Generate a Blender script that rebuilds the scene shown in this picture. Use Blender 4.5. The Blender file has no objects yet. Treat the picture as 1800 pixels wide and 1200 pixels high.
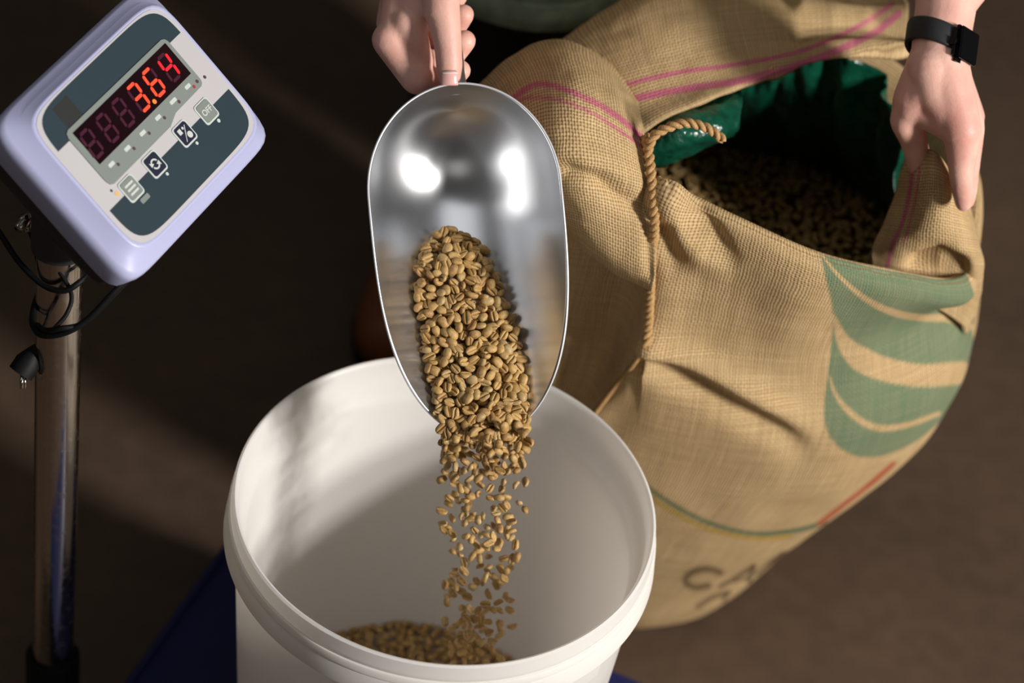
import bpy, bmesh, math, random
import numpy as np
from mathutils import Vector, Matrix, noise as mnoise

random.seed(7); rng = np.random.default_rng(7)
S = bpy.context.scene
COL = S.collection

# ------------------------------------------------------------------ camera
W, H, FPX = 1800, 1200, 5000.0
EL, RO = math.radians(43.032), math.radians(9.557)
CAM = np.array([0.0277, -1.41387, 1.90748])
FWD = np.array([0, math.cos(EL), -math.sin(EL)])
_r = np.array([1.0, 0, 0]); _u = np.cross(_r, FWD)
RGT = math.cos(RO) * _r + math.sin(RO) * _u
UPV = -math.sin(RO) * _r + math.cos(RO) * _u
cd = bpy.data.cameras.new('camera'); cam = bpy.data.objects.new('camera', cd); COL.objects.link(cam)
cam.matrix_world = Matrix(((RGT[0], UPV[0], -FWD[0], CAM[0]), (RGT[1], UPV[1], -FWD[1], CAM[1]),
                           (RGT[2], UPV[2], -FWD[2], CAM[2]), (0, 0, 0, 1)))
cd.sensor_width = 36; cd.lens = 100; cd.clip_start = 0.05
cd.dof.use_dof = True; cd.dof.focus_distance = 1.985; cd.dof.aperture_fstop = 4.0
S.camera = cam

# ------------------------------------------------------------------ world, lamps, exposure
S.view_settings.view_transform = 'Standard'; S.view_settings.look = 'None'
S.view_settings.exposure = 0.0; S.view_settings.gamma = 1; S.view_settings.use_curve_mapping = False
wd = bpy.data.worlds.new('world'); S.world = wd; wd.use_nodes = True
wd.node_tree.nodes['Background'].inputs[0].default_value = (1.0, 0.93, 0.86, 1)
wd.node_tree.nodes['Background'].inputs[1].default_value = 0.035

def area(name, loc, target, size, power, color=(1, 1, 1), size_y=None):
    l = bpy.data.lights.new(name, 'AREA'); l.energy = power; l.color = color
    l.size = size
    if size_y: l.shape = 'RECTANGLE'; l.size_y = size_y
    o = bpy.data.objects.new(name, l); COL.objects.link(o); o.location = loc
    o.rotation_euler = (Vector(target) - Vector(loc)).to_track_quat('-Z', 'Y').to_euler()
    return o
area('key_lamp', (2.52, -1.22, 1.42), (0.05, 0.05, 0.4), 0.28, 63, (1.0, 0.965, 0.93))
area('key_lamp', (2.47, -1.20, 1.90), (0.05, 0.05, 0.4), 0.28, 63, (1.0, 0.965, 0.93))
area('overhead_fill', (0.1, -0.5, 3.1), (0.1, 0.0, 0.4), 2.2, 9.0, (0.97, 0.98, 1.0), 1.5)  # added overhead fill for scoop reflections and the bucket interior, no real fixture
area('left_streak_fill', (-3.0, -1.1, 2.3), (0, 0, 0.5), 0.5, 2.0, (0.95, 0.97, 1.0), 1.5)  # added light for the streak on the scoop's right wall, no actual window
area('rear_reflection_fill', (1.0, -4.2, 2.6), (0, 0, 0.5), 1.8, 3.5, (1.0, 0.97, 0.93), 1.2)  # added soft source behind the camera, gives the scoop something to reflect

# ------------------------------------------------------------------ helpers
def at_depth(px, py, d):
    return CAM + (FWD + RGT * (px - W / 2) / FPX - UPV * (py - H / 2) / FPX) * d
def at_y(px, py, y):
    v = FWD + RGT * (px - W / 2) / FPX - UPV * (py - H / 2) / FPX
    return CAM + v * (y - CAM[1]) / v[1]
def at_z(px, py, z):
    v = FWD + RGT * (px - W / 2) / FPX - UPV * (py - H / 2) / FPX
    return CAM + v * (z - CAM[2]) / v[2]
def to_px(P):
    d = np.asarray(P, float) - CAM; z = d @ FWD
    return np.stack([W / 2 + FPX * (d @ RGT) / z, H / 2 - FPX * (d @ UPV) / z], -1)

def link(o, parent=None):
    COL.objects.link(o)
    if parent is not None: o.parent = parent
    return o
def mesh_obj(name, me, mat, parent=None, smooth=True):
    o = bpy.data.objects.new(name, me)
    if mat is not None and len(me.materials) == 0: me.materials.append(mat)
    if smooth:
        me.polygons.foreach_set('use_smooth', [True] * len(me.polygons))
    return link(o, parent)
def from_data(name, V, Fc, mat, parent=None, smooth=True, uv=None):
    me = bpy.data.meshes.new(name)
    me.from_pydata([tuple(map(float, v)) for v in V], [], [tuple(map(int, f)) for f in Fc])
    if uv is not None:
        lay = me.uv_layers.new(name='UVMap')
        idx = np.zeros(len(me.loops), int); me.loops.foreach_get('vertex_index', idx)
        lay.data.foreach_set('uv', np.asarray(uv, np.float32)[idx].ravel())
    me.update()
    return mesh_obj(name, me, mat, parent, smooth)
def bm_obj(name, bm, mat, parent=None, smooth=True, angle=None):
    bmesh.ops.recalc_face_normals(bm, faces=bm.faces)
    me = bpy.data.meshes.new(name); bm.to_mesh(me); bm.free()
    o = mesh_obj(name, me, mat, parent, smooth)
    if angle is not None: me.set_sharp_from_angle(angle=math.radians(angle))
    return o
def tag(o, label=None, cat=None, group=None, kind=None):
    if label: o['label'] = label
    if cat: o['category'] = cat
    if group: o['group'] = group
    if kind: o['kind'] = kind
    return o
def empty(name, loc, label, cat, group=None, mat=None):
    o = bpy.data.objects.new(name, None); COL.objects.link(o); o.empty_display_size = .05
    if mat is not None: o.matrix_world = mat
    else: o.location = loc
    return tag(o, label, cat, group)
def keep(o, parent):
    """parent o (built in world coordinates) under parent, staying where it is"""
    o.parent = parent
    o.matrix_parent_inverse = parent.matrix_world.inverted()
    return o

def catmull(P, n, closed=False):
    P = np.asarray(P, float); m = len(P)
    t = np.linspace(0, m if closed else m - 1, n, endpoint=not closed)
    i = np.minimum(np.floor(t).astype(int), m - 1 if closed else m - 2); f = (t - i)[:, None]
    if closed:
        g = lambda k: P[(i + k) % m]
    else:
        E = np.vstack([2 * P[0] - P[1], P, 2 * P[-1] - P[-2]]); g = lambda k: E[i + k + 1]
    a, b, c, d = g(-1), g(0), g(1), g(2)
    return .5 * (2 * b + (c - a) * f + (2 * a - 5 * b + 4 * c - d) * f**2 + (3 * b - a - 3 * c + d) * f**3)
def catmull_grid(G, nr, nc):
    G = np.asarray(G, float)
    A = np.stack([catmull(G[:, j], nr) for j in range(G.shape[1])], 1)
    return np.stack([catmull(A[i], nc) for i in range(nr)], 0)
def grid_faces(nr, nc, closed=False):
    F = []
    for i in range(nr - 1):
        for j in range(nc if closed else nc - 1):
            k = (j + 1) % nc
            F.append((i * nc + j, i * nc + k, (i + 1) * nc + k, (i + 1) * nc + j))
    return F
def grid_normals(G):
    du = np.gradient(G, axis=1); dv = np.gradient(G, axis=0)
    n = np.cross(du, dv); return n / (np.linalg.norm(n, axis=-1, keepdims=True) + 1e-12)
def tube(bm, pts, rad, n=10, cap=True):
    pts = np.asarray(pts, float); m = len(pts)
    rad = np.full(m, rad) if np.isscalar(rad) else np.asarray(rad)
    tang = np.gradient(pts, axis=0); tang /= np.linalg.norm(tang, axis=1, keepdims=True)
    ref = np.array([0, 0, 1.0]) if abs(tang[0][2]) < .9 else np.array([1.0, 0, 0])
    rings = []
    for i in range(m):
        ref = ref - tang[i] * (ref @ tang[i]); ref /= np.linalg.norm(ref)
        b = np.cross(tang[i], ref)
        rings.append([bm.verts.new(pts[i] + rad[i] * (math.cos(2 * math.pi * k / n) * ref + math.sin(2 * math.pi * k / n) * b)) for k in range(n)])
    for i in range(m - 1):
        for k in range(n):
            bm.faces.new((rings[i][k], rings[i][(k + 1) % n], rings[i + 1][(k + 1) % n], rings[i + 1][k]))
    if cap:
        bm.faces.new(rings[0][::-1]); bm.faces.new(rings[-1])
def lathe(name, prof, n, mat, parent=None, a0=0, a1=360, center=(0, 0), angle=40):
    """closed or open profile [(r,z)] revolved about z"""
    bm = bmesh.new(); full = abs(a1 - a0) >= 360
    A = np.radians(np.linspace(a0, a1, n, endpoint=not full))
    R = [[bm.verts.new((center[0] + r * math.cos(a), center[1] + r * math.sin(a), z)) for r, z in prof] for a in A]
    for i in range(n if full else n - 1):
        for j in range(len(prof) - 1):
            q = (R[i][j], R[(i + 1) % n][j], R[(i + 1) % n][j + 1], R[i][j + 1])
            if prof[j][0] < 1e-6: q = q[1:] if False else (R[i][j], R[(i + 1) % n][j + 1], R[i][j + 1])
            bm.faces.new(q)
    if not full and prof[0] == prof[-1]:
        bm.faces.new(R[0][:-1]); bm.faces.new(R[-1][:-1][::-1])
    bmesh.ops.remove_doubles(bm, verts=bm.verts, dist=1e-6)
    return bm_obj(name, bm, mat, parent, True, angle)

# ------------------------------------------------------------------ materials
def srgb(r, g, b):
    f = lambda c: (c / 255 / 12.92) if c <= 10.3 else ((c / 255 + .055) / 1.055) ** 2.4
    return (f(r), f(g), f(b), 1)
def new_mat(name, col=(.5, .5, .5, 1), rough=.5, metal=0, **kw):
    m = bpy.data.materials.new(name); m.use_nodes = True
    b = m.node_tree.nodes['Principled BSDF']
    b.inputs['Base Color'].default_value = col; b.inputs['Roughness'].default_value = rough
    b.inputs['Metallic'].default_value = metal
    for k, v in kw.items(): b.inputs[k.replace('_', ' ')].default_value = v
    return m
class NT:
    def __init__(s, m): s.t = m.node_tree; s.b = s.t.nodes['Principled BSDF']
    def n(s, typ, **kw):
        x = s.t.nodes.new(typ)
        for k, v in kw.items(): setattr(x, k, v)
        return x
    def l(s, a, b): s.t.links.new(a, b)
    def math(s, op, a, b=None, c=None):
        x = s.n('ShaderNodeMath', operation=op)
        for i, v in enumerate((a, b, c)):
            if v is None: continue
            if isinstance(v, (int, float)): x.inputs[i].default_value = v
            else: s.l(v, x.inputs[i])
        return x.outputs[0]
    def noise(s, vec, scale, detail=3, rough=.5):
        x = s.n('ShaderNodeTexNoise'); x.inputs['Scale'].default_value = scale
        x.inputs['Detail'].default_value = detail; x.inputs['Roughness'].default_value = rough
        if vec is not None: s.l(vec, x.inputs['Vector'])
        return x.outputs['Fac']
    def mix(s, fac, a, b, mode='MIX'):
        x = s.n('ShaderNodeMix', data_type='RGBA', blend_type=mode)
        for sock, v in ((x.inputs['Factor'], fac), (x.inputs['A'], a), (x.inputs['B'], b)):
            if isinstance(v, (int, float, tuple)): sock.default_value = v
            else: s.l(v, sock)
        return x.outputs['Result']
    def ramp(s, fac, stops):
        x = s.n('ShaderNodeValToRGB'); e = x.color_ramp.elements
        while len(e) < len(stops): e.new(.5)
        for el, (p, c) in zip(e, stops): el.position = p; el.color = c
        s.l(fac, x.inputs[0]); return x.outputs[0]
    def bump(s, h, strength, dist):
        x = s.n('ShaderNodeBump'); x.inputs['Strength'].default_value = strength; x.inputs['Distance'].default_value = dist
        s.l(h, x.inputs['Height']); s.l(x.outputs[0], s.b.inputs['Normal'])
    def obj(s): return s.n('ShaderNodeTexCoord').outputs['Object']
    def scaled(s, vec, sc):
        x = s.n('ShaderNodeMapping'); x.inputs['Scale'].default_value = sc; s.l(vec, x.inputs[0]); return x.outputs[0]

# floor
M_floor = new_mat('floor_concrete', rough=.55); t = NT(M_floor); oc = t.obj()
n1 = t.noise(oc, 3.0, 4, .55); n2 = t.noise(oc, 45, 3)
c = t.ramp(n1, [(.3, srgb(72, 56, 44)), (.7, srgb(95, 75, 58))])
c = t.mix(.25, c, t.ramp(n2, [(.3, srgb(60, 48, 38)), (.7, srgb(98, 80, 62))]))
t.l(c, t.b.inputs['Base Color']); t.bump(n2, .15, .002)

# jute
def jute(name, base=(198, 169, 124), dark=(124, 95, 62), pitch=.0024, printed=False):
    m = new_mat(name, rough=.95); t = NT(m); t.b.inputs['Specular IOR Level'].default_value = .08
    uv = t.n('ShaderNodeUVMap'); uv.uv_map = 'UVMap'; U = uv.outputs[0]
    wob = t.n('ShaderNodeTexNoise'); wob.inputs['Scale'].default_value = 70; wob.inputs['Detail'].default_value = 2
    t.l(U, wob.inputs['Vector'])
    vm = t.n('ShaderNodeVectorMath', operation='MULTIPLY_ADD'); t.l(wob.outputs['Color'], vm.inputs[0])
    vm.inputs[1].default_value = (.0028, .0028, 0); t.l(U, vm.inputs[2])
    sx = t.n('ShaderNodeSeparateXYZ'); t.l(vm.outputs[0], sx.inputs[0]); k = math.pi / pitch
    a = t.math('ABSOLUTE', t.math('SINE', t.math('MULTIPLY', sx.outputs[0], k)))
    b = t.math('ABSOLUTE', t.math('SINE', t.math('MULTIPLY', sx.outputs[1], k)))
    # over/under of the plain weave
    par = t.math('MULTIPLY', t.math('SINE', t.math('MULTIPLY', sx.outputs[0], k)), t.math('SINE', t.math('MULTIPLY', sx.outputs[1], k)))
    hole = t.math('MULTIPLY', t.math('POWER', t.math('SUBTRACT', 1.0, a), 1.1), t.math('POWER', t.math('SUBTRACT', 1.0, b), 1.1))
    gap = t.math('MAXIMUM', t.math('POWER', t.math('SUBTRACT', 1.0, a), 3.0), t.math('MULTIPLY', t.math('POWER', t.math('SUBTRACT', 1.0, b), 3.0), .8))
    slub_u = t.noise(t.scaled(U, (1500 / 4, 60 / 4, 1)), 1.0, 2)
    slub_v = t.noise(t.scaled(U, (60 / 4, 1500 / 4, 1)), 1.0, 2)
    big = t.noise(U, 14, 3)
    fac = t.math('ADD', t.math('MULTIPLY', t.math('ADD', slub_u, slub_v), .55), t.math('MULTIPLY', big, .35))
    col = t.ramp(fac, [(.45, srgb(*[int(x * .86) for x in base])), (.7, srgb(*base)), (.95, srgb(min(255, base[0] + 20), base[1] + 20, base[2] + 18))])
    if printed:
        at = t.n('ShaderNodeAttribute'); at.attribute_name = 'print'; at.attribute_type = 'GEOMETRY'
        pf = t.math('MULTIPLY', at.outputs['Alpha'], t.math('SUBTRACT', 1.1, t.math('MULTIPLY', fac, .32)))
        col = t.mix(pf, col, at.outputs['Color'])
    holes = t.math('MINIMUM', t.math('ADD', t.math('MULTIPLY', hole, 1.6), t.math('MULTIPLY', gap, .45)), .95)
    col = t.mix(holes, col, srgb(*dark))
    t.l(col, t.b.inputs['Base Color'])
    hgt = t.math('ADD', t.math('MULTIPLY', t.math('ADD', a, b), .5), t.math('ADD', t.math('MULTIPLY', par, .25), t.math('MULTIPLY', slub_u, .5)))
    t.bump(hgt, .6, .0011)
    return m
M_jute = jute('jute_cloth', printed=True)
M_twine = new_mat('jute_twine', rough=.95, Specular_IOR_Level=.08); t = NT(M_twine); oc = t.obj()
n1 = t.noise(oc, 900, 3)
t.l(t.ramp(n1, [(.3, srgb(150, 112, 66)), (.7, srgb(205, 168, 118))]), t.b.inputs['Base Color']); t.bump(n1, .6, .0008)

# metal
M_alu = new_mat('brushed_aluminium', (.80, .81, .83, 1), .3, 1.0); t = NT(M_alu); oc = t.obj()
st = t.noise(t.scaled(oc, (500, 18, 500)), 1.0, 3); sm = t.noise(oc, 28, 4)
t.l(t.ramp(sm, [(0, (.27, .27, .27, 1)), (1, (.30, .30, .30, 1))]), t.b.inputs['Roughness'])
t.bump(st, .05, .0004)
tg = t.n('ShaderNodeTangent', direction_type='RADIAL', axis='Y'); t.l(tg.outputs[0], t.b.inputs['Tangent']); t.b.inputs['Anisotropic'].default_value = .6
M_rim = new_mat('cut_aluminium_edge', (.9, .9, .92, 1), .45, .6)
M_chrome = new_mat('chromed_tube', (.62, .56, .5, 1), .16, 1.0); t = NT(M_chrome); oc = t.obj()
t.l(t.ramp(t.noise(oc, 160, 4), [(.4, (.12, .12, .12, 1)), (.75, (.34, .34, .34, 1))]), t.b.inputs['Roughness'])
# plastics
M_pail = new_mat('white_pail_plastic', srgb(249, 248, 245), .38); t = NT(M_pail)
n1 = t.noise(t.obj(), 30, 4); t.l(t.ramp(n1, [(.3, (.33, .33, .33, 1)), (.7, (.46, .46, .46, 1))]), t.b.inputs['Roughness'])
tr = t.n('ShaderNodeBsdfTranslucent'); tr.inputs['Color'].default_value = srgb(255, 250, 243)     # thin milky plastic lets light through
mx = t.n('ShaderNodeMixShader'); mx.inputs[0].default_value = .42; t.l(t.b.outputs[0], mx.inputs[1]); t.l(tr.outputs[0], mx.inputs[2])
t.l(mx.outputs[0], t.t.nodes['Material Output'].inputs['Surface'])
M_lav = new_mat('lavender_plastic', srgb(184, 187, 222), .38); t = NT(M_lav)
t.bump(t.noise(t.obj(), 1800, 2), .08, .0003)
M_darkplastic = new_mat('dark_plastic', srgb(52, 54, 58), .5)
M_black = new_mat('black_rubber', srgb(12, 12, 13), .6, Specular_IOR_Level=.25)
M_beige = new_mat('face_beige', srgb(198, 195, 196), .45)
M_slate = new_mat('face_slate', srgb(46, 62, 70), .42)
M_slate2 = new_mat('face_slate_patch', srgb(46, 48, 47), .5)
M_bezel = new_mat('face_bezel', srgb(134, 142, 136), .45)
M_pale = new_mat('face_pale_print', srgb(205, 212, 206), .5)
M_navy = new_mat('face_navy', srgb(36, 40, 60), .42)
M_dot = new_mat('face_dot', srgb(92, 66, 78), .4)
M_dotred = new_mat('face_dot_red', srgb(170, 60, 64), .4)
M_yellow = new_mat('face_yellow', srgb(230, 186, 110), .5)
M_window = new_mat('display_window', srgb(26, 8, 14), .18)
M_segoff = new_mat('segment_unlit', srgb(70, 14, 42), .5)
def emit(name, col, s):
    m = new_mat(name, (.1, .01, .01, 1), .4); b = m.node_tree.nodes['Principled BSDF']
    b.inputs['Emission Color'].default_value = col; b.inputs['Emission Strength'].default_value = s; return m
M_segon = emit('segment_lit', (1.0, .06, .022, 1), 1.7)
M_segon2 = emit('segment_lit_dimmer', (1.0, .012, .03, 1), 1.05)
M_point = emit('point_lit', (1.0, .2, .03, 1), 1.6)
M_blue = new_mat('blue_painted_steel', srgb(28, 42, 110), .42); t = NT(M_blue)
n1 = t.noise(t.obj(), 60, 4); t.l(t.mix(t.math('MULTIPLY', n1, .5), srgb(24, 34, 88), srgb(16, 24, 66)), t.b.inputs['Base Color'])
# green bag
M_liner = new_mat('green_film', srgb(18, 92, 66), .22, Transmission_Weight=.25, Specular_IOR_Level=.6); t = NT(M_liner)
n1 = t.noise(t.obj(), 26, 5, .6); t.l(t.ramp(n1, [(.3, srgb(6, 48, 34)), (.7, srgb(20, 98, 72))]), t.b.inputs['Base Color']); t.bump(n1, .8, .008)
# beans
def bean_mat(name, per_island):
    m = new_mat(name, rough=.55); t = NT(m)
    r = t.n('ShaderNodeNewGeometry').outputs['Random Per Island'] if per_island else t.n('ShaderNodeObjectInfo').outputs['Random']
    c = t.ramp(r, [(0, srgb(152, 112, 60)), (.3, srgb(188, 147, 84)), (.6, srgb(203, 164, 98)), (.85, srgb(176, 146, 94)), (1, srgb(192, 168, 120))])
    n1 = t.noise(t.obj(), 420, 3)
    c = t.mix(.5, c, t.ramp(n1, [(.3, srgb(126, 92, 48)), (.7, srgb(208, 172, 110))]))
    t.l(c, t.b.inputs['Base Color']); t.bump(n1, .25, .0006); return m
M_bean = bean_mat('green_coffee', False); M_beans = bean_mat('green_coffee_heap', True)
# skin, cloth
M_skin = new_mat('skin', rough=.48, Subsurface_Weight=.25, Subsurface_Radius=(.008, .003, .0015), Subsurface_Scale=.6); t = NT(M_skin); oc = t.obj()
n1 = t.noise(oc, 26, 4); n2 = t.noise(oc, 420, 3)
t.l(t.ramp(n1, [(.3, srgb(212, 152, 137)), (.55, srgb(228, 178, 161)), (.8, srgb(236, 192, 174))]), t.b.inputs['Base Color'])
t.bump(t.math('ADD', n2, t.math('MULTIPLY', t.noise(oc, 1300, 2), .5)), .22, .0009)
M_nail = new_mat('nail', srgb(232, 178, 170), .25)
M_nailtip = new_mat('nail_edge', srgb(238, 212, 202), .35)
M_coat = new_mat('sage_twill', rough=.9); t = NT(M_coat); oc = t.obj()
t.l(t.ramp(t.noise(oc, 60, 4), [(.3, srgb(124, 138, 112)), (.7, srgb(164, 176, 148))]), t.b.inputs['Base Color'])
M_trouser = new_mat('black_denim', srgb(30, 25, 25), .9); M_boot = new_mat('tan_leather', srgb(120, 66, 26), .5)
M_strap = new_mat('watch_strap', srgb(34, 35, 38), .55); M_glass = new_mat('watch_glass', srgb(10, 10, 12), .08)
M_watch = new_mat('watch_case', srgb(24, 24, 27), .25, .6)

# ------------------------------------------------------------------ setting
bm = bmesh.new(); bmesh.ops.create_grid(bm, x_segments=8, y_segments=8, size=4)
fl = bm_obj('floor', bm, M_floor, None, False); tag(fl, kind='structure'); fl['label'] = 'dark brown bare floor'
fl.location = (0, 1, 0)

# ------------------------------------------------------------------ pail
BZ, RZ = .10, .42
pail = empty('bucket', (0, 0, BZ), 'open white plastic bucket standing on the blue scale platform', 'bucket')
h = RZ - BZ
prof = [(0, .006), (.124, .006), (.128, .010), (.1405, h - .040), (.1425, h - .034), (.1455, h - .030), (.1488, h - .004), (.1500, h - .0006),
        (.1515, h), (.1532, h - .001), (.1536, h - .010), (.1540, h - .0115), (.1540, h - .014), (.1524, h - .018), (.1505, h - .05), (.148, h - .06), (.131, .006), (.126, 0), (0, 0)]
body = lathe('wall', prof, 160, M_pail, pail, angle=50)
bp = [(.1525, h - .0150), (.1550, h - .0156), (.1558, h - .0168), (.1562, h - .0210), (.1556, h - .0222), (.1564, h - .0238), (.1578, h - .0380), (.1568, h - .0392), (.1558, h - .0380), (.1546, h - .0200), (.1525, h - .0180), (.1525, h - .0150)]
lathe('rim_band', bp, 150, M_pail, pail, a0=169, a1=169 + 346, angle=30)
for az in (-42, 138):
    lathe('handle_lug', [(.1470, h - .040), (.1560, h - .040), (.1545, h - .056), (.1445, h - .070), (.1470, h - .040)], 8, M_pail, pail, a0=az - 7, a1=az + 7, angle=30)

# ------------------------------------------------------------------ platform scale
PSI = math.radians(70.43); PA = math.radians(73.2)
pl_u = np.array([math.cos(PA), math.sin(PA), 0]); pl_x = np.array([math.sin(PA), -math.cos(PA), 0])
corner = np.array([-.1705, .238, 0])
scale = empty('platform_scale', (corner[0], corner[1], 0), 'blue platform scale with chromed column and lavender weight indicator reading 3.64', 'scale')
def slab(name, x0, x1, y0, y1, z0, z1, mat, bev=.004):
    """x across from the column edge, y back from the far corner"""
    bm = bmesh.new(); bmesh.ops.create_cube(bm, size=1)
    for v in bm.verts:
        a = x0 + (v.co.x + .5) * (x1 - x0); b = y0 + (v.co.y + .5) * (y1 - y0)
        p = corner + pl_x * a - pl_u * b; v.co = (p[0], p[1], z0 + (v.co.z + .5) * (z1 - z0))
    bmesh.ops.bevel(bm, geom=bm.edges[:] , offset=bev, segments=3, affect='EDGES')
    return keep(bm_obj(name, bm, mat, None, True, 40), scale)
bpy.context.view_layer.update()
slab('platform_tray', 0, .46, 0, .52, .072, BZ - .0005, M_blue, .006)
slab('under_frame', .04, .42, .04, .48, .028, .072, M_darkplastic, .003)
for a in (.06, .40):
    for b in (.06, .46):
        p = corner + pl_x * a - pl_u * b
        keep(lathe('foot', [(0, 0), (.018, 0), (.020, .004), (.014, .012), (.008, .014), (.008, .03), (0, .03)], 20, M_black, None, center=(p[0], p[1])), scale)
POLE = np.array([-.292, .035])
keep(lathe('column', [(0, .09), (.0163, .09), (.0163, .588), (.0155, .59), (0, .59)], 48, M_chrome, None, center=POLE), scale)
keep(lathe('column_socket', [(.0163, .135), (.0195, .137), (.0215, .134), (.0215, .03), (0, .03)], 40, M_black, None, center=POLE), scale)
pp = POLE - corner[:2]; pa = pp @ pl_x[:2]; pb = -(pp @ pl_u[:2])
slab('column_bracket', pa, .05, pb - .03, pb + .03, .045, .068, M_black, .002)

# indicator ------------------------------------------------
IC = np.array([-.2532, .0765, .6756]); iu = np.array([.335, .9422, 0]); iv = np.array([-.7422, .2638, .6161]); inn = np.array([.5805, -.2064, .7877])
IM = np.eye(4); IM[:3, 0] = iu; IM[:3, 1] = iv; IM[:3, 2] = inn; IM[:3, 3] = IC
ind = bpy.data.objects.new('indicator_housing', bpy.data.meshes.new('indicator_housing'))
def sup(cx, cy, a, b, n, m=96):
    th = np.linspace(0, 2 * np.pi, m, endpoint=False)
    # even spacing in direction space
    c, s = np.cos(th), np.sin(th); r = (np.abs(c / a) ** n + np.abs(s / b) ** n) ** (-1 / n)
    return np.stack([cx + r * c, cy + r * s], 1)
CX, CY = -.0005, -.0175
levels = [(.0805, .0565, 8, -.0016), (.0815, .0575, 8, -.0004), (.0835, .0590, 8, -.0002), (.0845, .0600, 8, -.0010), (.0885, .0640, 8.5, -.0080), (.0930, .0690, 10, -.0108), (.0950, .0708, 11, -.0135), (.0957, .0714, 11, -.0170), (.0955, .0712, 11, -.0200), (.0942, .0698, 11, -.0330), (.0936, .0692, 11, -.0345),
          (.0900, .0655, 11, -.0350), (.0890, .0645, 11, -.048), (.084, .060, 9, -.056)]
V = []; m = 128
for a, b, n, z in levels:
    o2 = sup(CX, CY, a, b, n, m); V += [(x, y, z) for x, y in o2]
Fc = grid_faces(len(levels), m, True)
V.append((CX, CY, -.0016)); V.append((CX, CY, -.057))
k0 = len(V) - 2; L = (len(levels) - 1) * m
Fc += [(k0, (j + 1) % m, j) for j in range(m)] + [(k0 + 1, L + j, L + (j + 1) % m) for j in range(m)]
bm = bmesh.new(); bv = [bm.verts.new(v) for v in V]
for f in Fc: bm.faces.new([bv[i] for i in f])
bmesh.ops.recalc_face_normals(bm, faces=bm.faces); bm.to_mesh(ind.data); bm.free()
ind.data.polygons.foreach_set('use_smooth', [True] * len(ind.data.polygons))
ind.data.materials.append(M_lav); ind.data.materials.append(M_darkplastic)
for p in ind.data.polygons:
    if p.center.z < -.0342: p.material_index = 1
COL.objects.link(ind); ind.matrix_world = Matrix(IM.tolist()); bpy.context.view_layer.update(); keep(ind, scale); bpy.context.view_layer.update()

def plate(name, pts, z0, z1, mat, smooth=False):
    """a flat piece of the indicator face, in millimetres"""
    bm = bmesh.new(); P = [(x / 1000, y / 1000) for x, y in pts]
    lo = [bm.verts.new((x, y, z0)) for x, y in P]; hi = [bm.verts.new((x, y, z1)) for x, y in P]
    bm.faces.new(hi); k = len(P)
    for i in range(k): bm.faces.new((lo[i], lo[(i + 1) % k], hi[(i + 1) % k], hi[i]))
    bm.faces.new(lo[::-1])
    return bm_obj(name, bm, mat, ind, smooth)
def rrect(x0, x1, y0, y1, r, k=5):
    o = []
    for cx, cy, a in ((x1 - r, y1 - r, 0), (x0 + r, y1 - r, 90), (x0 + r, y0 + r, 180), (x1 - r, y0 + r, 270)):
        for i in range(k + 1):
            t_ = math.radians(a + 90 * i / k); o.append((cx + r * math.cos(t_), cy + r * math.sin(t_)))
    return o
def circ(x, y, r, n=14): return [(x + r * math.cos(2 * math.pi * i / n), y + r * math.sin(2 * math.pi * i / n)) for i in range(n)]
plate('face_plate', sup(-.8, -17.5, 81.5, 57.5, 8), -.0016, .0000, M_beige)
def clip(pts, v, above):
    o = []; n = len(pts); f = lambda p: (p[1] - v) * (1 if above else -1)
    for i in range(n):
        p, q = pts[i], pts[(i + 1) % n]
        if f(p) >= 0: o.append(tuple(p))
        if f(p) * f(q) < 0:
            t_ = (v - p[1]) / (q[1] - p[1]); o.append((p[0] + t_ * (q[0] - p[0]), v))
    return o
oo = sup(-.2, -17.0, 78.0, 55.6, 7, 160)
plate('upper_panel', clip(oo, 11.4, True), 0, .00015, M_slate)
plate('lower_panel', clip(oo, -40.0, False), 0, .00015, M_slate)
plate('dark_patch', [(-58, 18), (-40.5, 18), (-40.5, 34.5), (-58, 34.0)], .00015, .00022, M_slate2)
bz = [(-64.5, -22), (-64.5, 13), (-63, 16), (-60, 17.3), (58, 17.3), (61, 16), (62.5, 13), (62.5, -21), (61.5, -23.5), (59, -25), (24, -25.4), (12, -29.5), (-60, -29.5), (-63, -28), (-64.2, -25)]
plate('bezel', bz, .0001, .0009, M_bezel)
plate('display_window', [(-58.9, -13.65), (58.9, -13.65), (58.9, 13.65), (-58.9, 13.65)], .0009, .0012, M_window)
SEG = {'a': (0, 1, 1), 'd': (0, -1, 1), 'g': (0, 0, 1), 'f': (-1, .5, 0), 'b': (1, .5, 0), 'e': (-1, -.5, 0), 'c': (1, -.5, 0)}
DIG = {'8': 'abcdefg', '3': 'abgcd', '6': 'afgedc', '4': 'fgbc', ' ': ''}
def segments(cx, segs, name, mat):
    bm = bmesh.new(); hw, hh, th, sl = 5.0, 9.2, 1.15, .12
    for s in segs:
        x, y, hor = SEG[s]; x *= hw; y *= hh
        if hor: P = [(x - hw + .7, y), (x - hw + 1.7, y + th), (x + hw - 1.7, y + th), (x + hw - .7, y), (x + hw - 1.7, y - th), (x - hw + 1.7, y - th)]
        else: P = [(x, y - hh / 2 + .7), (x + th, y - hh / 2 + 1.7), (x + th, y + hh / 2 - 1.7), (x, y + hh / 2 - .7), (x - th, y + hh / 2 - 1.7), (x - th, y - hh / 2 + 1.7)]
        q = [((cx + px + py * sl) / 1000, py / 1000) for px, py in P]
        lo = [bm.verts.new((a, b, .0012)) for a, b in q]; hi = [bm.verts.new((a, b, .0015)) for a, b in q]
        bm.faces.new(hi)
        for i in range(6): bm.faces.new((lo[i], lo[(i + 1) % 6], hi[(i + 1) % 6], hi[i]))
    o = bm_obj(name, bm, mat, ind, False); return o
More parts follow.
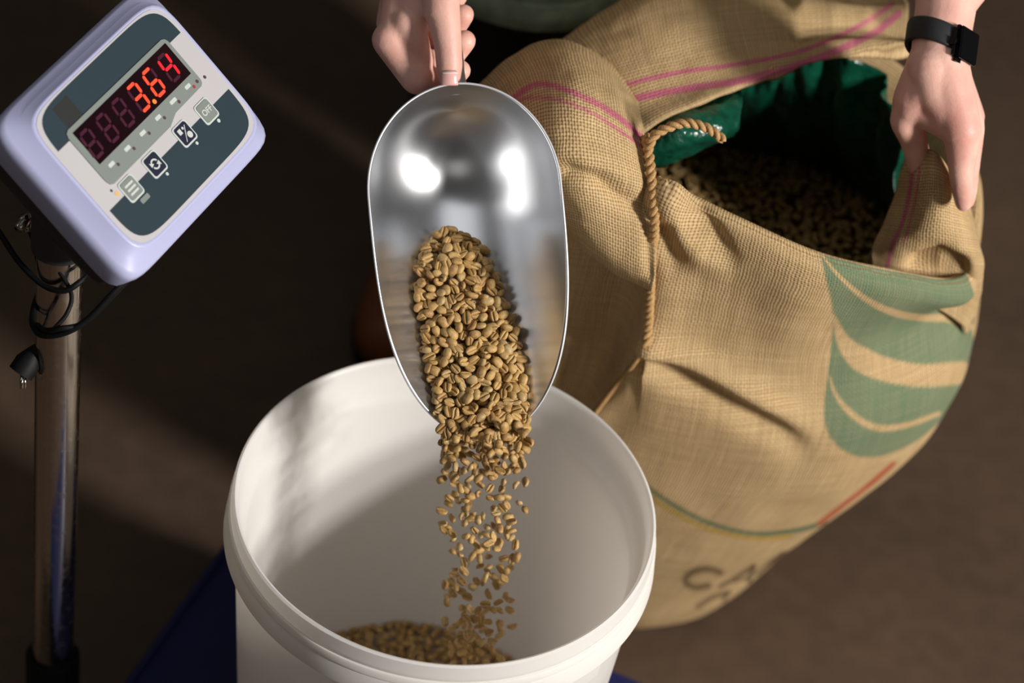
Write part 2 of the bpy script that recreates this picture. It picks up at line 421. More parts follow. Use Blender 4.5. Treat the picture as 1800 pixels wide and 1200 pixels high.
for i, ch in enumerate('   364'):
    cx = 46.3 - 19.75 * (5 - i)
    on = DIG[ch]; off = [s for s in 'abcdefg' if s not in on]
    if off: segments(cx, off, 'unlit_digit', M_segoff)['label'] = 'unlit dull purple digit segments'
    if on: segments(cx, on, 'lit_digit', M_segon2 if ch == '4' else M_segon)['label'] = 'glowing red digit %s' % ch
plate('decimal_point', circ(46.3 - 19.75 * 2 + 8.6, -9.6, 1.7), .0012, .0015, M_point)
for i, x in enumerate((-50, -30, -10.5, 9.5, 29.5, 49.5)):
    yy = -20.3 if i < 4 else -19.6
    plate('indicator_dot', circ(x + 3.5, yy - 2.0, 1.3, 10), .0009, .0011, M_dotred if i == 5 else M_dot)
    plate('indicator_caption', rrect(x - 4, x + (2.2 if i != 4 else 3.4), yy - .2, yy + 2.6, .8, 2), .0009, .0010, M_pale)
plate('indicator_dot', circ(58.5, -20.5, 1.4, 10), .0009, .0011, M_dot); plate('indicator_dot', circ(67.6, -22.3, 1.3, 10), .0000, .0003, M_dot)
plate('warning_mark', circ(-63.5, -35.5, 1.8, 10), 0, .0002, M_yellow); plate('indicator_dot', circ(-65.5, -31.5, 1.1, 8), 0, .0002, M_dot)
def text(body, x, y, size, mat, z, parent):
    cu = bpy.data.curves.new('lettering', 'FONT'); cu.body = body; cu.size = size; cu.align_x = 'CENTER'; cu.align_y = 'CENTER'; cu.extrude = .00005; cu.offset = .00012
    tmp = bpy.data.objects.new('raw', cu); COL.objects.link(tmp)
    me = bpy.data.meshes.new_from_object(tmp.evaluated_get(bpy.context.evaluated_depsgraph_get())); bpy.data.objects.remove(tmp)
    me.materials.clear(); o = mesh_obj('lettering', me, mat, parent, False); o.location = (x, y, z); return o
for i, x in enumerate((-51.3, -21.3, 18.0, 47.4)):
    y = -39.8; pale = i in (0, 3)
    plate('button_border', rrect(x - 8.2, x + 8.2, y - 8.2, y + 8.2, 2.6), .00015, .0006, M_pale)
    plate('button', rrect(x - 6.9, x + 6.9, y - 6.9, y + 6.9, 1.8), .0006, .0011, M_bezel if pale else M_navy)
    if i == 3: text('OFF', x / 1000, y / 1000, .0062, M_pale, .0012, ind)
    elif i == 1:
        for a0 in (20, 200):
            arc = [(x + 3.9 * math.cos(math.radians(a0 + k * 14)), y + 3.9 * math.sin(math.radians(a0 + k * 14))) for k in range(10)]
            arc += [(x + 2.7 * math.cos(math.radians(a0 + k * 14)), y + 2.7 * math.sin(math.radians(a0 + k * 14))) for k in range(9, -1, -1)]
            plate('button_icon', arc, .0011, .0013, M_pale)
            e0 = math.radians(a0 + 126); ex, ey = x + 3.3 * math.cos(e0), y + 3.3 * math.sin(e0); tx, ty = -math.sin(e0), math.cos(e0)
            plate('button_icon', [(ex + 2.2 * math.cos(e0), ey + 2.2 * math.sin(e0)), (ex + 3.0 * tx, ey + 3.0 * ty), (ex - 2.2 * math.cos(e0), ey - 2.2 * math.sin(e0))], .0011, .0013, M_pale)
    elif i == 2:
        plate('button_icon', [(x - 4.2, y - 5.2), (x - 3.4, y - 5.2), (x + 4.6, y + 4.8), (x + 3.8, y + 4.8)], .0011, .0013, M_pale)
        plate('button_icon', [(x - 5, y + 1), (x - 1.5, y + 1), (x - 1.5, y + 5), (x - 5, y + 5)], .0011, .0013, M_pale)
        plate('button_icon', circ(x + 2.8, y - 2.8, 2.5), .0011, .0013, M_pale)
        plate('button_icon', circ(x + 1.0, y + 3.8, 1.1, 8), .0011, .0013, M_pale)
    else:
        for k in range(3): plate('button_icon', [(x - 4.6, y - 4 + 3.2 * k), (x + 4.6, y - 4 + 3.2 * k), (x + 4.6, y - 2.4 + 3.2 * k), (x - 4.6, y - 2.4 + 3.2 * k)], .0011, .0013, M_pale)
        plate('button_caption', rrect(x - 1, x + 8.5, y - 13.2, y - 9.6, 1), .00015, .0003, M_bezel); continue
    plate('button_caption', circ(x + 3.2, y - 10.6, 1.3 if i != 3 else 1.5, 9), .00015, .0003, M_pale)
# yoke, screws
def ipt(u, v, n): return IC + iu * u + iv * v + inn * n
bm = bmesh.new()
for s in (-1, 1):
    tube(bm, [ipt(CX + .03 * s, CY - .005, -.056), ipt(CX + .03 * s, CY - .012, -.072), np.array([POLE[0], POLE[1], .585]) + iu * .012 * s], [.008, .010, .012], 10)
tube(bm, [(POLE[0], POLE[1], .572), (POLE[0], POLE[1], .606)], .020, 20)
keep(bm_obj('yoke', bm, M_darkplastic, None, True, 40), scale)
bm = bmesh.new(); k = at_depth(46, 388, 1.985)
tube(bm, [k - iu * .010, k + iu * .010], .0035, 10); tube(bm, [k - iu * .004 + UPV * .006, k + iu * .002 - UPV * .004, k + iu * .004 - UPV * .009], [.0042, .003, .0038], 8)
keep(bm_obj('wing_screw', bm, M_chrome, None), scale)
def cable(pts, r, name='power_cable'):
    bm = bmesh.new(); tube(bm, catmull([at_depth(*p) for p in pts], 60), r, 9); return keep(bm_obj(name, bm, M_black, None), scale)
cable([(-40, 350, 1.995), (0, 410, 1.99), (35, 462, 1.98), (75, 500, 1.972), (110, 511, 1.966), (138, 497, 1.965), (165, 468, 1.975)], .0022)
pc = cable([(235, 478, 1.955), (200, 512, 1.955), (155, 560, 1.962), (115, 584, 1.966), (75, 589, 1.975), (58, 570, 1.99), (60, 540, 2.0), (72, 495, 2.02), (62, 430, 2.01), (50, 398, 1.99)], .0024)
cable([(230, 486, 1.957), (198, 520, 1.959), (150, 566, 1.966), (108, 577, 1.962), (80, 580, 1.972), (66, 572, 1.99), (80, 600, 2.03), (66, 618, 2.035)], .0020)
cable([(100, 470, 1.966), (125, 515, 1.966), (118, 550, 1.964), (95, 578, 1.964)], .0016, 'sensor_cable')
bm = bmesh.new(); a, b = at_depth(70, 606, 2.035), at_depth(36, 656, 2.035)
tube(bm, [a, a * .75 + b * .25, a * .4 + b * .6, b], [.003, .006, .0095, .0095], 14)
plug = keep(bm_obj('plug', bm, M_black, None, True, 40), scale); bpy.context.view_layer.update()
for s in (-1, 1):
    bm = bmesh.new(); q = b + FWD * .006 * s + RGT * .002
    tube(bm, [q, q - UPV * .011], .0014, 8); keep(bm_obj('pin', bm, M_chrome, None), plug)

# ------------------------------------------------------------------ scoop
SU = (58 * RGT - 590 * UPV); SU /= np.linalg.norm(SU)
TILT = math.radians(10); SU = SU * math.cos(TILT) - FWD * math.sin(TILT)           # along, to the lip
_v = np.cross(SU, -FWD); _v = _v if _v @ RGT > 0 else -_v; _v /= np.linalg.norm(_v)
ROLL = math.radians(1); _w = np.cross(_v, SU); _w = _w if _w @ FWD < 0 else -_w
SW = _w * math.cos(ROLL) + _v * math.sin(ROLL); SV = np.cross(SW, SU); SV = SV if SV @ RGT > 0 else -SV
SO = at_depth(799, 149, 1.985)
SM = np.eye(4); SM[:3, 0] = SV; SM[:3, 1] = SU; SM[:3, 2] = SW; SM[:3, 3] = SO
if np.linalg.det(SM[:3, :3]) < 0: SM[:3, 1] = -SU
YS = 1 if np.linalg.det(np.stack([SV, SU, SW], 1)) > 0 else -1
scoop = empty('scoop', SO, 'polished aluminium scoop with rounded bowl, tipping coffee beans into the bucket', 'scoop', mat=Matrix(SM.tolist()))
bpy.context.view_layer.update()
RS, HW, DOME, LEN, DEP = .0685, .0660, .075, .240, .0685
def rim_h(u):                                   # depth of the rim below the rear rim plane
    x = np.clip((u - .085) / (LEN - .085), 0, 1)
    return DEP * x ** 1.62 * .9995
def bowl(u, s):                                 # s in -1..1 across; local (v, u, w)
    cu = math.sqrt(max(0, 1 - ((DOME - u) / DOME) ** 2)) if u < DOME else 1.0
    rr = RS * cu; ctr = -.0
    lim = rim_h(u); bot = -DEP * cu
    if u < DOME:
        a = math.pi / 2 * s; return (HW * cu * math.sin(a), u, -DEP * cu * math.cos(a))
    # cylinder cut by the rim
    cosm = max(-1, min(1, lim / DEP)); amax = math.acos(cosm); a = amax * s
    return (HW * math.sin(a), u, -DEP * math.cos(a))
NU, NS = 70, 49
uu = np.concatenate([DOME * (1 - np.cos(np.linspace(0.001, 1, 30) * math.pi / 2)), DOME + (LEN - DOME) * np.sin(np.linspace(0, 1, NU - 29)[1:] * math.pi / 2)])
uu[-1] = LEN - 1e-5
G = np.array([[bowl(u, s) for s in np.linspace(-1, 1, NS)] for u in uu]); G[..., 1] *= YS
bowl_o = from_data('bowl', G.reshape(-1, 3), grid_faces(len(uu), NS), M_alu, scoop)
bm = bmesh.new(); bm.from_mesh(bowl_o.data); bmesh.ops.remove_doubles(bm, verts=bm.verts, dist=1e-5)
bmesh.ops.recalc_face_normals(bm, faces=bm.faces)
if sum(f.normal.z for f in bm.faces) < 0: bmesh.ops.reverse_faces(bm, faces=bm.faces)
bm.to_mesh(bowl_o.data); bm.free()
bowl_o.data.materials.append(M_rim)
sd = bowl_o.modifiers.new('thickness', 'SOLIDIFY'); sd.thickness = .0016; sd.offset = -1; sd.material_offset_rim = 1; sd.use_even_offset = False
# handle
bm = bmesh.new()
hp = [(0, .0015, -.029), (0, -.004, -.0285), (0, -.016, -.028), (0, -.05, -.028), (0, -.10, -.028), (0, -.118, -.028), (0, -.122, -.028)]
tube(bm, catmull([(a, b * YS, c) for a, b, c in hp], 40), np.interp(np.linspace(0, 6, 40), range(7), [.0120, .0092, .0082, .0084, .0088, .0088, .006]), 24)
bm_obj('handle', bm, M_alu, scoop, True, 40)

# ------------------------------------------------------------------ coffee beans
def bean_mesh(name, nl, ang, seed, L=.0088, Wd=.0067, T=.0044, mat=None):
    r = random.Random(seed); L *= r.uniform(.93, 1.08); Wd *= r.uniform(.93, 1.06); bend = r.uniform(-.0005, .0005)
    V, Fc = [], []
    for i in range(nl):
        th = math.pi * (i + .0) / (nl - 1); x = -math.cos(th); rr = math.sin(th) ** .8 if 0 < i < nl - 1 else 0
        if rr == 0: V.append((x * L / 2, 0, -.0006)); continue
        for a in ang:
            y = math.cos(a) * rr * Wd / 2; z = math.sin(a)
            if z >= 0: zz = z * rr * T * .66
            else:
                zz = -(abs(z) ** .45) * T * .30 * (rr ** .5)
                d = abs(a + math.pi / 2); zz += .0017 * math.exp(-(d / .12) ** 2) * rr ** .4; zz -= .0003 * math.exp(-((d - .36) / .16) ** 2) * rr
            V.append((x * L / 2, y + bend * math.sin(math.pi * x) * rr, zz))
    k = len(ang); ring = lambda i: 1 + (i - 1) * k
    for j in range(k): Fc.append((0, ring(1) + (j + 1) % k, ring(1) + j))
    for i in range(1, nl - 2):
        for j in range(k): Fc.append((ring(i) + j, ring(i) + (j + 1) % k, ring(i + 1) + (j + 1) % k, ring(i + 1) + j))
    e = len(V) - 1
    for j in range(k): Fc.append((ring(nl - 2) + j, ring(nl - 2) + (j + 1) % k, e))
    return np.array(V), Fc
hp_ = math.pi / 2
ANG = [-hp_ - .95, -hp_ - .5, -hp_ - .25, -hp_ - .11, -hp_, -hp_ + .11, -hp_ + .25, -hp_ + .5, -hp_ + .95, 0, .5, 1.05, hp_, 2.1, 2.65, math.pi]
ANG = sorted([(a + math.pi) % (2 * math.pi) - math.pi for a in ANG])
bean_me = []
for sd_ in range(4):
    V, Fc = bean_mesh('coffee_bean', 9, ANG, sd_)
    me = bpy.data.meshes.new('coffee_bean'); me.from_pydata(V.tolist(), [], Fc); me.materials.append(M_bean)
    me.polygons.foreach_set('use_smooth', [True] * len(me.polygons)); me.update(); bean_me.append(me)
LOW = bean_mesh('b', 6, [-2.3, -hp_ - .12, -hp_, -hp_ + .12, -.8, .3, hp_, 2.8], 9)
def rot_rand(up=None, tilt=.7, flip=.5):
    """random rotation; the bean's thin axis is kept near up"""
    if up is None:
        q = rng.normal(size=4); q /= np.linalg.norm(q); w, x, y, z = q
        return np.array([[1 - 2 * (y * y + z * z), 2 * (x * y - z * w), 2 * (x * z + y * w)], [2 * (x * y + z * w), 1 - 2 * (x * x + z * z), 2 * (y * z - x * w)], [2 * (x * z - y * w), 2 * (y * z + x * w), 1 - 2 * (x * x + y * y)]])
    n = up + rng.normal(size=3) * tilt * .6; n /= np.linalg.norm(n)
    if rng.random() < flip: n = -n
    a = rng.normal(size=3); a -= n * (a @ n); a /= np.linalg.norm(a)
    return np.stack([a, np.cross(n, a), n], 1)
def heap_mesh(name, items, label, mat=M_beans):
    LV, LF = LOW; LF4 = LF; nv = len(LV)
    V = np.concatenate([LV @ R.T * s + p for p, R, s in items]); me = bpy.data.meshes.new(name)
    F_ = []
    for i in range(len(items)): F_ += [tuple(a + i * nv for a in f) for f in LF4]
    me.from_pydata(V.tolist(), [], F_); me.update()
    o = mesh_obj(name, me, mat); o['kind'] = 'stuff'; o['label'] = label; o['category'] = 'coffee beans'; return o
# heap in the scoop: outline of the heap (y -> left, right) on the bowl
HE = np.array([(404, 778, 800), (418, 750, 832), (440, 737, 860), (470, 728, 872), (500, 725, 886), (540, 730, 897), (580, 735, 914), (620, 739, 920), (660, 748, 927), (700, 757, 930), (740, 766, 931), (768, 772, 930)], float)
def scoop_ray(px, py):
    """where the line of sight meets the bowl: local v, u and the bowl's depth"""
    d0 = FWD + RGT * (px - W / 2) / FPX - UPV * (py - H / 2) / FPX
    w = -DEP
    for _ in range(6):
        s = (SO + SW * w - CAM) @ SW / (d0 @ SW); P = CAM + d0 * s - SO; v, u = P @ SV, P @ SU
        if u < DOME:
            cu = math.sqrt(max(.02, 1 - ((DOME - u) / DOME) ** 2))
        else: cu = 1
        w = -DEP * cu * math.sqrt(max(0, 1 - min(1, (v / HW / cu)) ** 2))
    return v, u, w
beans = []
pts = []
def poisson(n_try, gen, dmin, pts0=None):
    P = [] if pts0 is None else list(pts0); out = []
    for _ in range(n_try):
        q = gen()
        if q is None: continue
        if P:
            A = np.array(P); 
            if (((A - q[:2]) ** 2).sum(1)).min() < dmin ** 2: continue
        P.append(np.array(q[:2])); out.append(q)
    return out
def gen_heap(sh):
    y = rng.uniform(404, 768); l, r_ = np.interp(y, HE[:, 0], HE[:, 1]), np.interp(y, HE[:, 0], HE[:, 2])
    x = rng.uniform(l + sh, r_ - sh) if r_ - l > 2 * sh + 2 else None
    return None if x is None else (x, y, (2 * (x - l) / (r_ - l) - 1))
def heap_pos(x, y, s, frac):
    v, u, w = scoop_ray(x, y); top = .0035 + .017 * max(0, 1 - s * s) * min(1, (y - 395) / 60) * (1 if y < 640 else 1 - .25 * (y - 640) / 130)
    w2 = w + top * frac; ray = FWD + RGT * (x - W / 2) / FPX - UPV * (y - H / 2) / FPX
    s_ = (SO + SW * w2 - CAM) @ SW / (ray @ SW); return CAM + ray * s_
scoop_beans = []
for frac, dm, sh, tries in ((1.0, 12.6, 6, 14000), (.72, 14, 8, 5000), (.35, 17, 10, 2500)):
    for x, y, s in poisson(tries, lambda: gen_heap(sh), dm):
        up = -FWD * .9 + np.array([0, 0, .4]); up /= np.linalg.norm(up)
        scoop_beans.append((heap_pos(x, y, s, frac) + rng.normal(size=3) * .0006, rot_rand(up, .8, .6), rng.uniform(.88, 1.06), frac))
# the falling stream
fall = []
FE = np.array([(760, 775, 929), (800, 776, 930), (840, 772, 928), (900, 768, 930), (960, 774, 926), (1020, 776, 912), (1080, 768, 908), (1130, 780, 896), (1165, 790, 885)], float)
cnt = 0
for y0, y1, n, dmin in ((748, 790, 74, 9), (790, 835, 44, 9), (835, 880, 24, 10), (880, 930, 26, 9), (930, 1000, 34, 9), (1000, 1080, 34, 8), (1080, 1168, 40, 8)):
    P = []
    k = 0; tries = 0
    while k < n and tries < 4000:
        tries += 1
        y = rng.uniform(y0, y1); l, r_ = np.interp(y, FE[:, 0], FE[:, 1]), np.interp(y, FE[:, 0], FE[:, 2])
        x = l + (r_ - l) * (rng.beta(1.9, 1.9) if y > 800 else rng.beta(1.2, 1.2)); 
        if P and min((x - a) ** 2 + (y - b) ** 2 for a, b in P) < dmin ** 2: continue
        P.append((x, y)); k += 1
        z_guess = rng.normal() * .011
        yy = .012 - .035 * ((y - 755) / 400) + z_guess
        fall.append((at_y(x, y, yy), rot_rand(), rng.uniform(.88, 1.04), 1 if y < 1085 else 0))
def put_beans(items, name, label, group):
    for p, R, s in items:
        o = bpy.data.objects.new(name, bean_me[rng.integers(4)]); COL.objects.link(o)
        M = np.eye(4); M[:3, :3] = R * s; M[:3, 3] = p; o.matrix_world = Matrix(M.tolist())
        tag(o, label, 'coffee bean', group)
near = [b for b in scoop_beans if b[3] == 1.0]; rest = [b for b in scoop_beans if b[3] != 1.0]
fn = [b for b in fall if b[3]]; fr = [b for b in fall if not b[3]]
keepn = max(0, 300 - len(near)); fr = fn[keepn:] + fr; fn = fn[:keepn]
put_beans([b[:3] for b in near], 'coffee_bean', 'pale green coffee bean heaped in the metal scoop', 'beans heaped in the scoop')
put_beans([b[:3] for b in fn], 'coffee_bean', 'pale green coffee bean falling from the scoop lip towards the bucket', 'beans falling into the bucket')
heap_mesh('coffee_beans', [b[:3] for b in rest + fr], 'rest of the tan coffee beans under the heap and low in the stream')
# beans in the bucket
pile = []
ZB = BZ + .036
for lay, dm in ((0, .0058), (1, .0062)):
    for q in poisson(9000, lambda: (lambda a, r: (r * math.cos(a), r * math.sin(a)))(rng.uniform(0, 2 * math.pi), .131 * math.sqrt(rng.random())), dm):
        r2 = q[0] ** 2 + q[1] ** 2
        z = ZB + .006 * math.exp(-r2 / .006) - lay * .004 + .003 * mnoise.noise((q[0] * 30, q[1] * 30, 2))
        pile.append((np.array([q[0], q[1], z]), rot_rand(np.array([0, 0, 1.0]), .9), 1.0))
heap_mesh('bean_pile', pile, 'pile of coffee beans lying in the bottom of the white bucket')

# ------------------------------------------------------------------ jute sack
CRP = [(1150, 320, 2.060), (1220, 352, 2.058), (1300, 390, 2.055), (1440, 450, 2.062), (1570, 479, 2.092), (1690, 492, 2.148)]
crest = [at_depth(*p) for p in CRP] + [np.array(p) for p in ((.362, .270, .515), (.365, .34, .53), (.335, .41, .54), (.26, .45, .56), (.17, .455, .56), (.09, .43, .54), (.025, .37, .52), (.0, .30, .52), (.015, .24, .53), (.06, .21, .555))]
crest = catmull(crest, 240, True)
CC = np.array([.185, .345])
th_c = np.arctan2(crest[:, 1] - CC[1], crest[:, 0] - CC[0])
NT_ = 640
TH = np.concatenate([np.linspace(-math.pi, -2.6, 30, endpoint=False), np.linspace(-2.6, .5, 540, endpoint=False), np.linspace(.5, math.pi, 70, endpoint=False)])
o_ = np.argsort(th_c); tc = np.concatenate([th_c[o_] - 2 * math.pi, th_c[o_], th_c[o_] + 2 * math.pi]); cc = np.concatenate([crest[o_]] * 3)
CR = np.stack([np.interp(TH, tc, cc[:, k]) for k in range(3)], 1)
LV = [(.003, .125, .430, .06, .055, 2.2), (.003, .130, .425, .110, .115, 2.3), (.012, .136, .425, .140, .150, 2.3), (.045, .136, .415, .154, .165, 2.25), (.11, .147, .400, .168, .172, 2.25), (.20, .168, .380, .190, .176, 2.25), (.30, .187, .362, .204, .183, 2.3), (.39, .191, .348, .207, .184, 2.3), (.47, .184, .343, .188, .176, 2.3)]
rings = []
for z, cx, cy, a, b, n in LV:
    c, s = np.cos(TH), np.sin(TH); r_ = (np.abs(c / a) ** n + np.abs(s / b) ** n) ** (-1 / n)
    rings.append(np.stack([cx + r_ * c, cy + r_ * s, np.full(NT_, z)], 1))
for _ in range(14): CR = (np.roll(CR, 1, 0) + 2 * CR + np.roll(CR, -1, 0)) / 4
inw = np.stack([CC[0] - CR[:, 0], CC[1] - CR[:, 1], np.zeros(NT_)], 1); inw /= np.linalg.norm(inw, axis=1, keepdims=True)
sub = CR - np.array([0, 0, 1]) * .018 - inw * .007
rings += [sub, CR, CR + inw * .010 - np.array([0, 0, .004]), CR + inw * .019 - np.array([0, 0, .020]), CR + inw * .024 - np.array([0, 0, .045]), CR + inw * .026 - np.array([0, 0, .07])]
NR = 440
BODY = np.stack([catmull([r[j] for r in rings], NR) for j in range(NT_)], 1)     # NR x NT_ x 3
def wrap_normals(G):
    E = np.concatenate([G[:, -1:], G, G[:, :1]], 1); return grid_normals(E)[:, 1:-1]
N = wrap_normals(BODY)
if (N[150] * (BODY[150] - BODY[150].mean(0))).sum() < 0: N = -N
PX = to_px(BODY.reshape(-1, 3)).reshape(NR, NT_, 2)
FACE = ((CAM - BODY) * N).sum(-1) > 0
outer = np.zeros((NR, NT_), bool); outer[: int(NR * 10.2 / 14)] = True
def poly_dist(PX, poly):
    best = np.full(PX.shape[:-1], 1e9); side = np.zeros(PX.shape[:-1]); tt = np.zeros(PX.shape[:-1]); L = len(poly)
    for i in range(L - 1):
        a, b = np.array(poly[i], float), np.array(poly[i + 1], float); ab = b - a
        t_ = np.clip(((PX - a) @ ab) / (ab @ ab), 0, 1); q = a + t_[..., None] * ab
        d = np.linalg.norm(PX - q, axis=-1); m_ = d < best
        cr_ = ab[0] * (PX[..., 1] - a[1]) - ab[1] * (PX[..., 0] - a[0])
        best = np.where(m_, d, best); side = np.where(m_, np.sign(cr_), side); tt = np.where(m_, (i + t_) / (L - 1), tt)
    return best, side, tt
disp = np.zeros((NR, NT_))
msk = outer & FACE
def ridge(poly, w1, w2, hgt, fade=(0, 0)):
    """a fold: hgt metres high, w1 px wide on its left/upper side, w2 on the other"""
    global disp
    d, s, tt = poly_dist(PX, poly); w_ = np.where(s > 0, w2, w1)
    f = np.ones_like(tt)
    if fade[0]: f *= np.clip(tt / fade[0], 0, 1)
    if fade[1]: f *= np.clip((1 - tt) / fade[1], 0, 1)
    disp += np.where(msk, hgt * np.exp(-(d / w_) ** 2) * f, 0)
SEAM = [(1153, 312), (1156, 380), (1150, 450), (1146, 520), (1143, 570), (1138, 606)]
SEAM2 = [(1138, 606), (1110, 645), (1080, 682), (1045, 725), (1010, 770)]
ridge(SEAM, 60, 22, .013, (.3, 0)); ridge(SEAM2, 30, 26, .008); ridge([(1080, 470), (1062, 560), (1030, 660)], 62, 62, -.026)
ridge([(1140, 590), (1210, 635), (1300, 685), (1370, 720), (1440, 765)], 26, 26, .010, (0, .35))
ridge([(1145, 625), (1215, 668), (1300, 716), (1365, 752), (1430, 800)], 20, 24, -.014, (0, .35))
ridge([(1178, 345), (1205, 395), (1238, 448), (1290, 486)], 16, 26, .008, (0, .4))
ridge([(1165, 372), (1180, 420), (1195, 480)], 18, 18, -.006, (.2, .4))
ridge([(1232, 372), (1262, 420), (1300, 470)], 16, 18, -.005, (0, .4))
ridge([(1440, 470), (1400, 560), (1380, 660)], 60, 60, .004, (.3, .4))
wr = np.array([[mnoise.fractal((p[0] * 9, p[1] * 9, p[2] * 7), 1.0, 2.0, 3) for p in row] for row in BODY[::4, ::4]])
wr = np.kron(wr, np.ones((4, 4)))[:NR, :NT_]
for ax in (0, 1):
    for _ in range(5): wr = (np.roll(wr, 1, ax) + wr + np.roll(wr, -1, ax)) / 3
disp += np.where(outer, wr * .0045, 0)
BODY2 = BODY + N * disp[..., None]
# prints on the cloth -------------------------------------
GREEN, TEAL, YEL, RED, INK, PINK = srgb(54, 120, 98), srgb(36, 104, 82), srgb(186, 150, 34), srgb(176, 62, 48), srgb(52, 44, 36), srgb(206, 72, 138)
PXB = to_px(BODY2.reshape(-1, 3)).reshape(NR, NT_, 2)
def inside(PX, poly):
    x, y = PX[..., 0], PX[..., 1]; r = np.zeros(x.shape, bool); n = len(poly)
    for i in range(n):
        (x1, y1), (x2, y2) = poly[i], poly[(i + 1) % n]
        c_ = ((y1 > y) != (y2 > y)) & (x < (x2 - x1) * (y - y1) / (y2 - y1 + 1e-12) + x1); r ^= c_
    return r
PRN = np.zeros((NR, NT_, 4))
def stamp(cov, col, a=.9):                       # cov 0..1 coverage
    c = np.clip(cov, 0, 1) * a; A = PRN[..., 3]; na = c + A * (1 - c)
    for k in range(3): PRN[..., k] = np.where(na > 1e-4, (col[k] * c + PRN[..., k] * A * (1 - c)) / np.maximum(na, 1e-4), PRN[..., k])
    PRN[..., 3] = na
leaf = catmull([(1440, 440), (1452, 490), (1464, 550), (1462, 600), (1455, 660), (1449, 710), (1453, 755), (1478, 788), (1515, 803), (1560, 798), (1610, 775), (1660, 735)], 60).tolist() + [(1800, 640), (1722, 640), (1709, 585), (1717, 545), (1712, 515), (1702, 486), (1690, 470), (1440, 400)]
rgt = outer & (TH[None, :] > -2.4) & (TH[None, :] < .35)
_d = poly_dist(PXB, leaf + leaf[:1])[0]; stamp(np.where(rgt, np.where(inside(PXB, leaf), .5 + _d / 3, .5 - _d / 3), 0), GREEN)
def line(poly, w, col, n=40, a=.95, wend=None):
    q = catmull(poly, n); d, s, tt = poly_dist(PXB, q); ww = w if wend is None else np.interp(tt, [0, .25, .6, 1], wend)
    stamp(np.where(rgt, .5 + (ww - d) / 2.5, 0), col, a)
def bare(poly, wend):
    q = catmull(poly, 40); d, s, tt = poly_dist(PXB, q); PRN[..., 3] *= 1 - np.where(rgt, np.clip(.5 + (np.interp(tt, np.linspace(0, 1, len(wend)), wend) - d) / 2.5, 0, 1), 0)
bare([(1443, 445), (1475, 485), (1520, 524), (1570, 549), (1620, 558), (1670, 560), (1715, 577)], [1.5, 3, 5, 6.5, 6, 7, 6])
bare([(1466, 555), (1482, 598), (1512, 630), (1560, 650), (1620, 660), (1690, 655)], [2, 12, 22, 21, 20, 20])
bare([(1458, 662), (1470, 695), (1500, 730), (1540, 751), (1590, 748), (1650, 727)], [1.5, 3.5, 5.5, 6, 5, 4])
line([(1090, 815), (1140, 858), (1200, 897), (1260, 924), (1330, 938), (1400, 932), (1450, 918)], 4.2, TEAL)
line([(1090, 826), (1140, 871), (1200, 909), (1260, 934), (1330, 946), (1390, 942)], 3.2, YEL)
line([(1440, 920), (1475, 893), (1530, 850), (1570, 815)], 4.5, RED)
# lettering: CAF, then a second line just starting
def stroke(poly, w): line(poly, w, INK, 30, .8)
stroke([(1266, 1006), (1248, 1000), (1225, 1002), (1208, 1012), (1206, 1024), (1222, 1032), (1245, 1029)], 6)
stroke([(1266, 1031), (1296, 1013), (1324, 996)], 4); stroke([(1324, 996), (1321, 1008), (1316, 1020)], 5.5); stroke([(1290, 1022), (1316, 1014)], 2.5)
stroke([(1330, 1008), (1350, 992), (1372, 976)], 3.5); stroke([(1350, 990), (1378, 970)], 3)
stroke([(1226, 1066), (1252, 1050), (1280, 1041)], 4); stroke([(1280, 1041), (1272, 1054)], 4)
du = np.linalg.norm(np.diff(BODY2[NR // 2], axis=0), axis=1); ulen = np.concatenate([[0], np.cumsum(du)])
dv = np.linalg.norm(np.diff(BODY2[:, NT_ // 4], axis=0), axis=1); vlen = np.concatenate([[0], np.cumsum(dv)])

cloth_V, cloth_F, cloth_uv, cloth_col = [], [], [], []
def add_sheet(G, uvs, col, closed=False):
    nr, nc = G.shape[:2]; base = sum(len(v) for v in cloth_V)
    if closed:
        G = np.concatenate([G, G[:, :1]], 1); col = np.concatenate([col, col[:, :1]], 1); nc += 1
    cloth_V.append(G.reshape(-1, 3)); cloth_uv.append(uvs.reshape(-1, 2)); cloth_col.append(col.reshape(-1, 4))
    cloth_F.extend([tuple(a + base for a in f) for f in grid_faces(nr, nc)])
uvb = np.stack(np.broadcast_arrays(np.append(ulen, ulen[-1] + du[-1])[None, :], vlen[:, None]), -1)
add_sheet(BODY2, uvb, PRN, True)

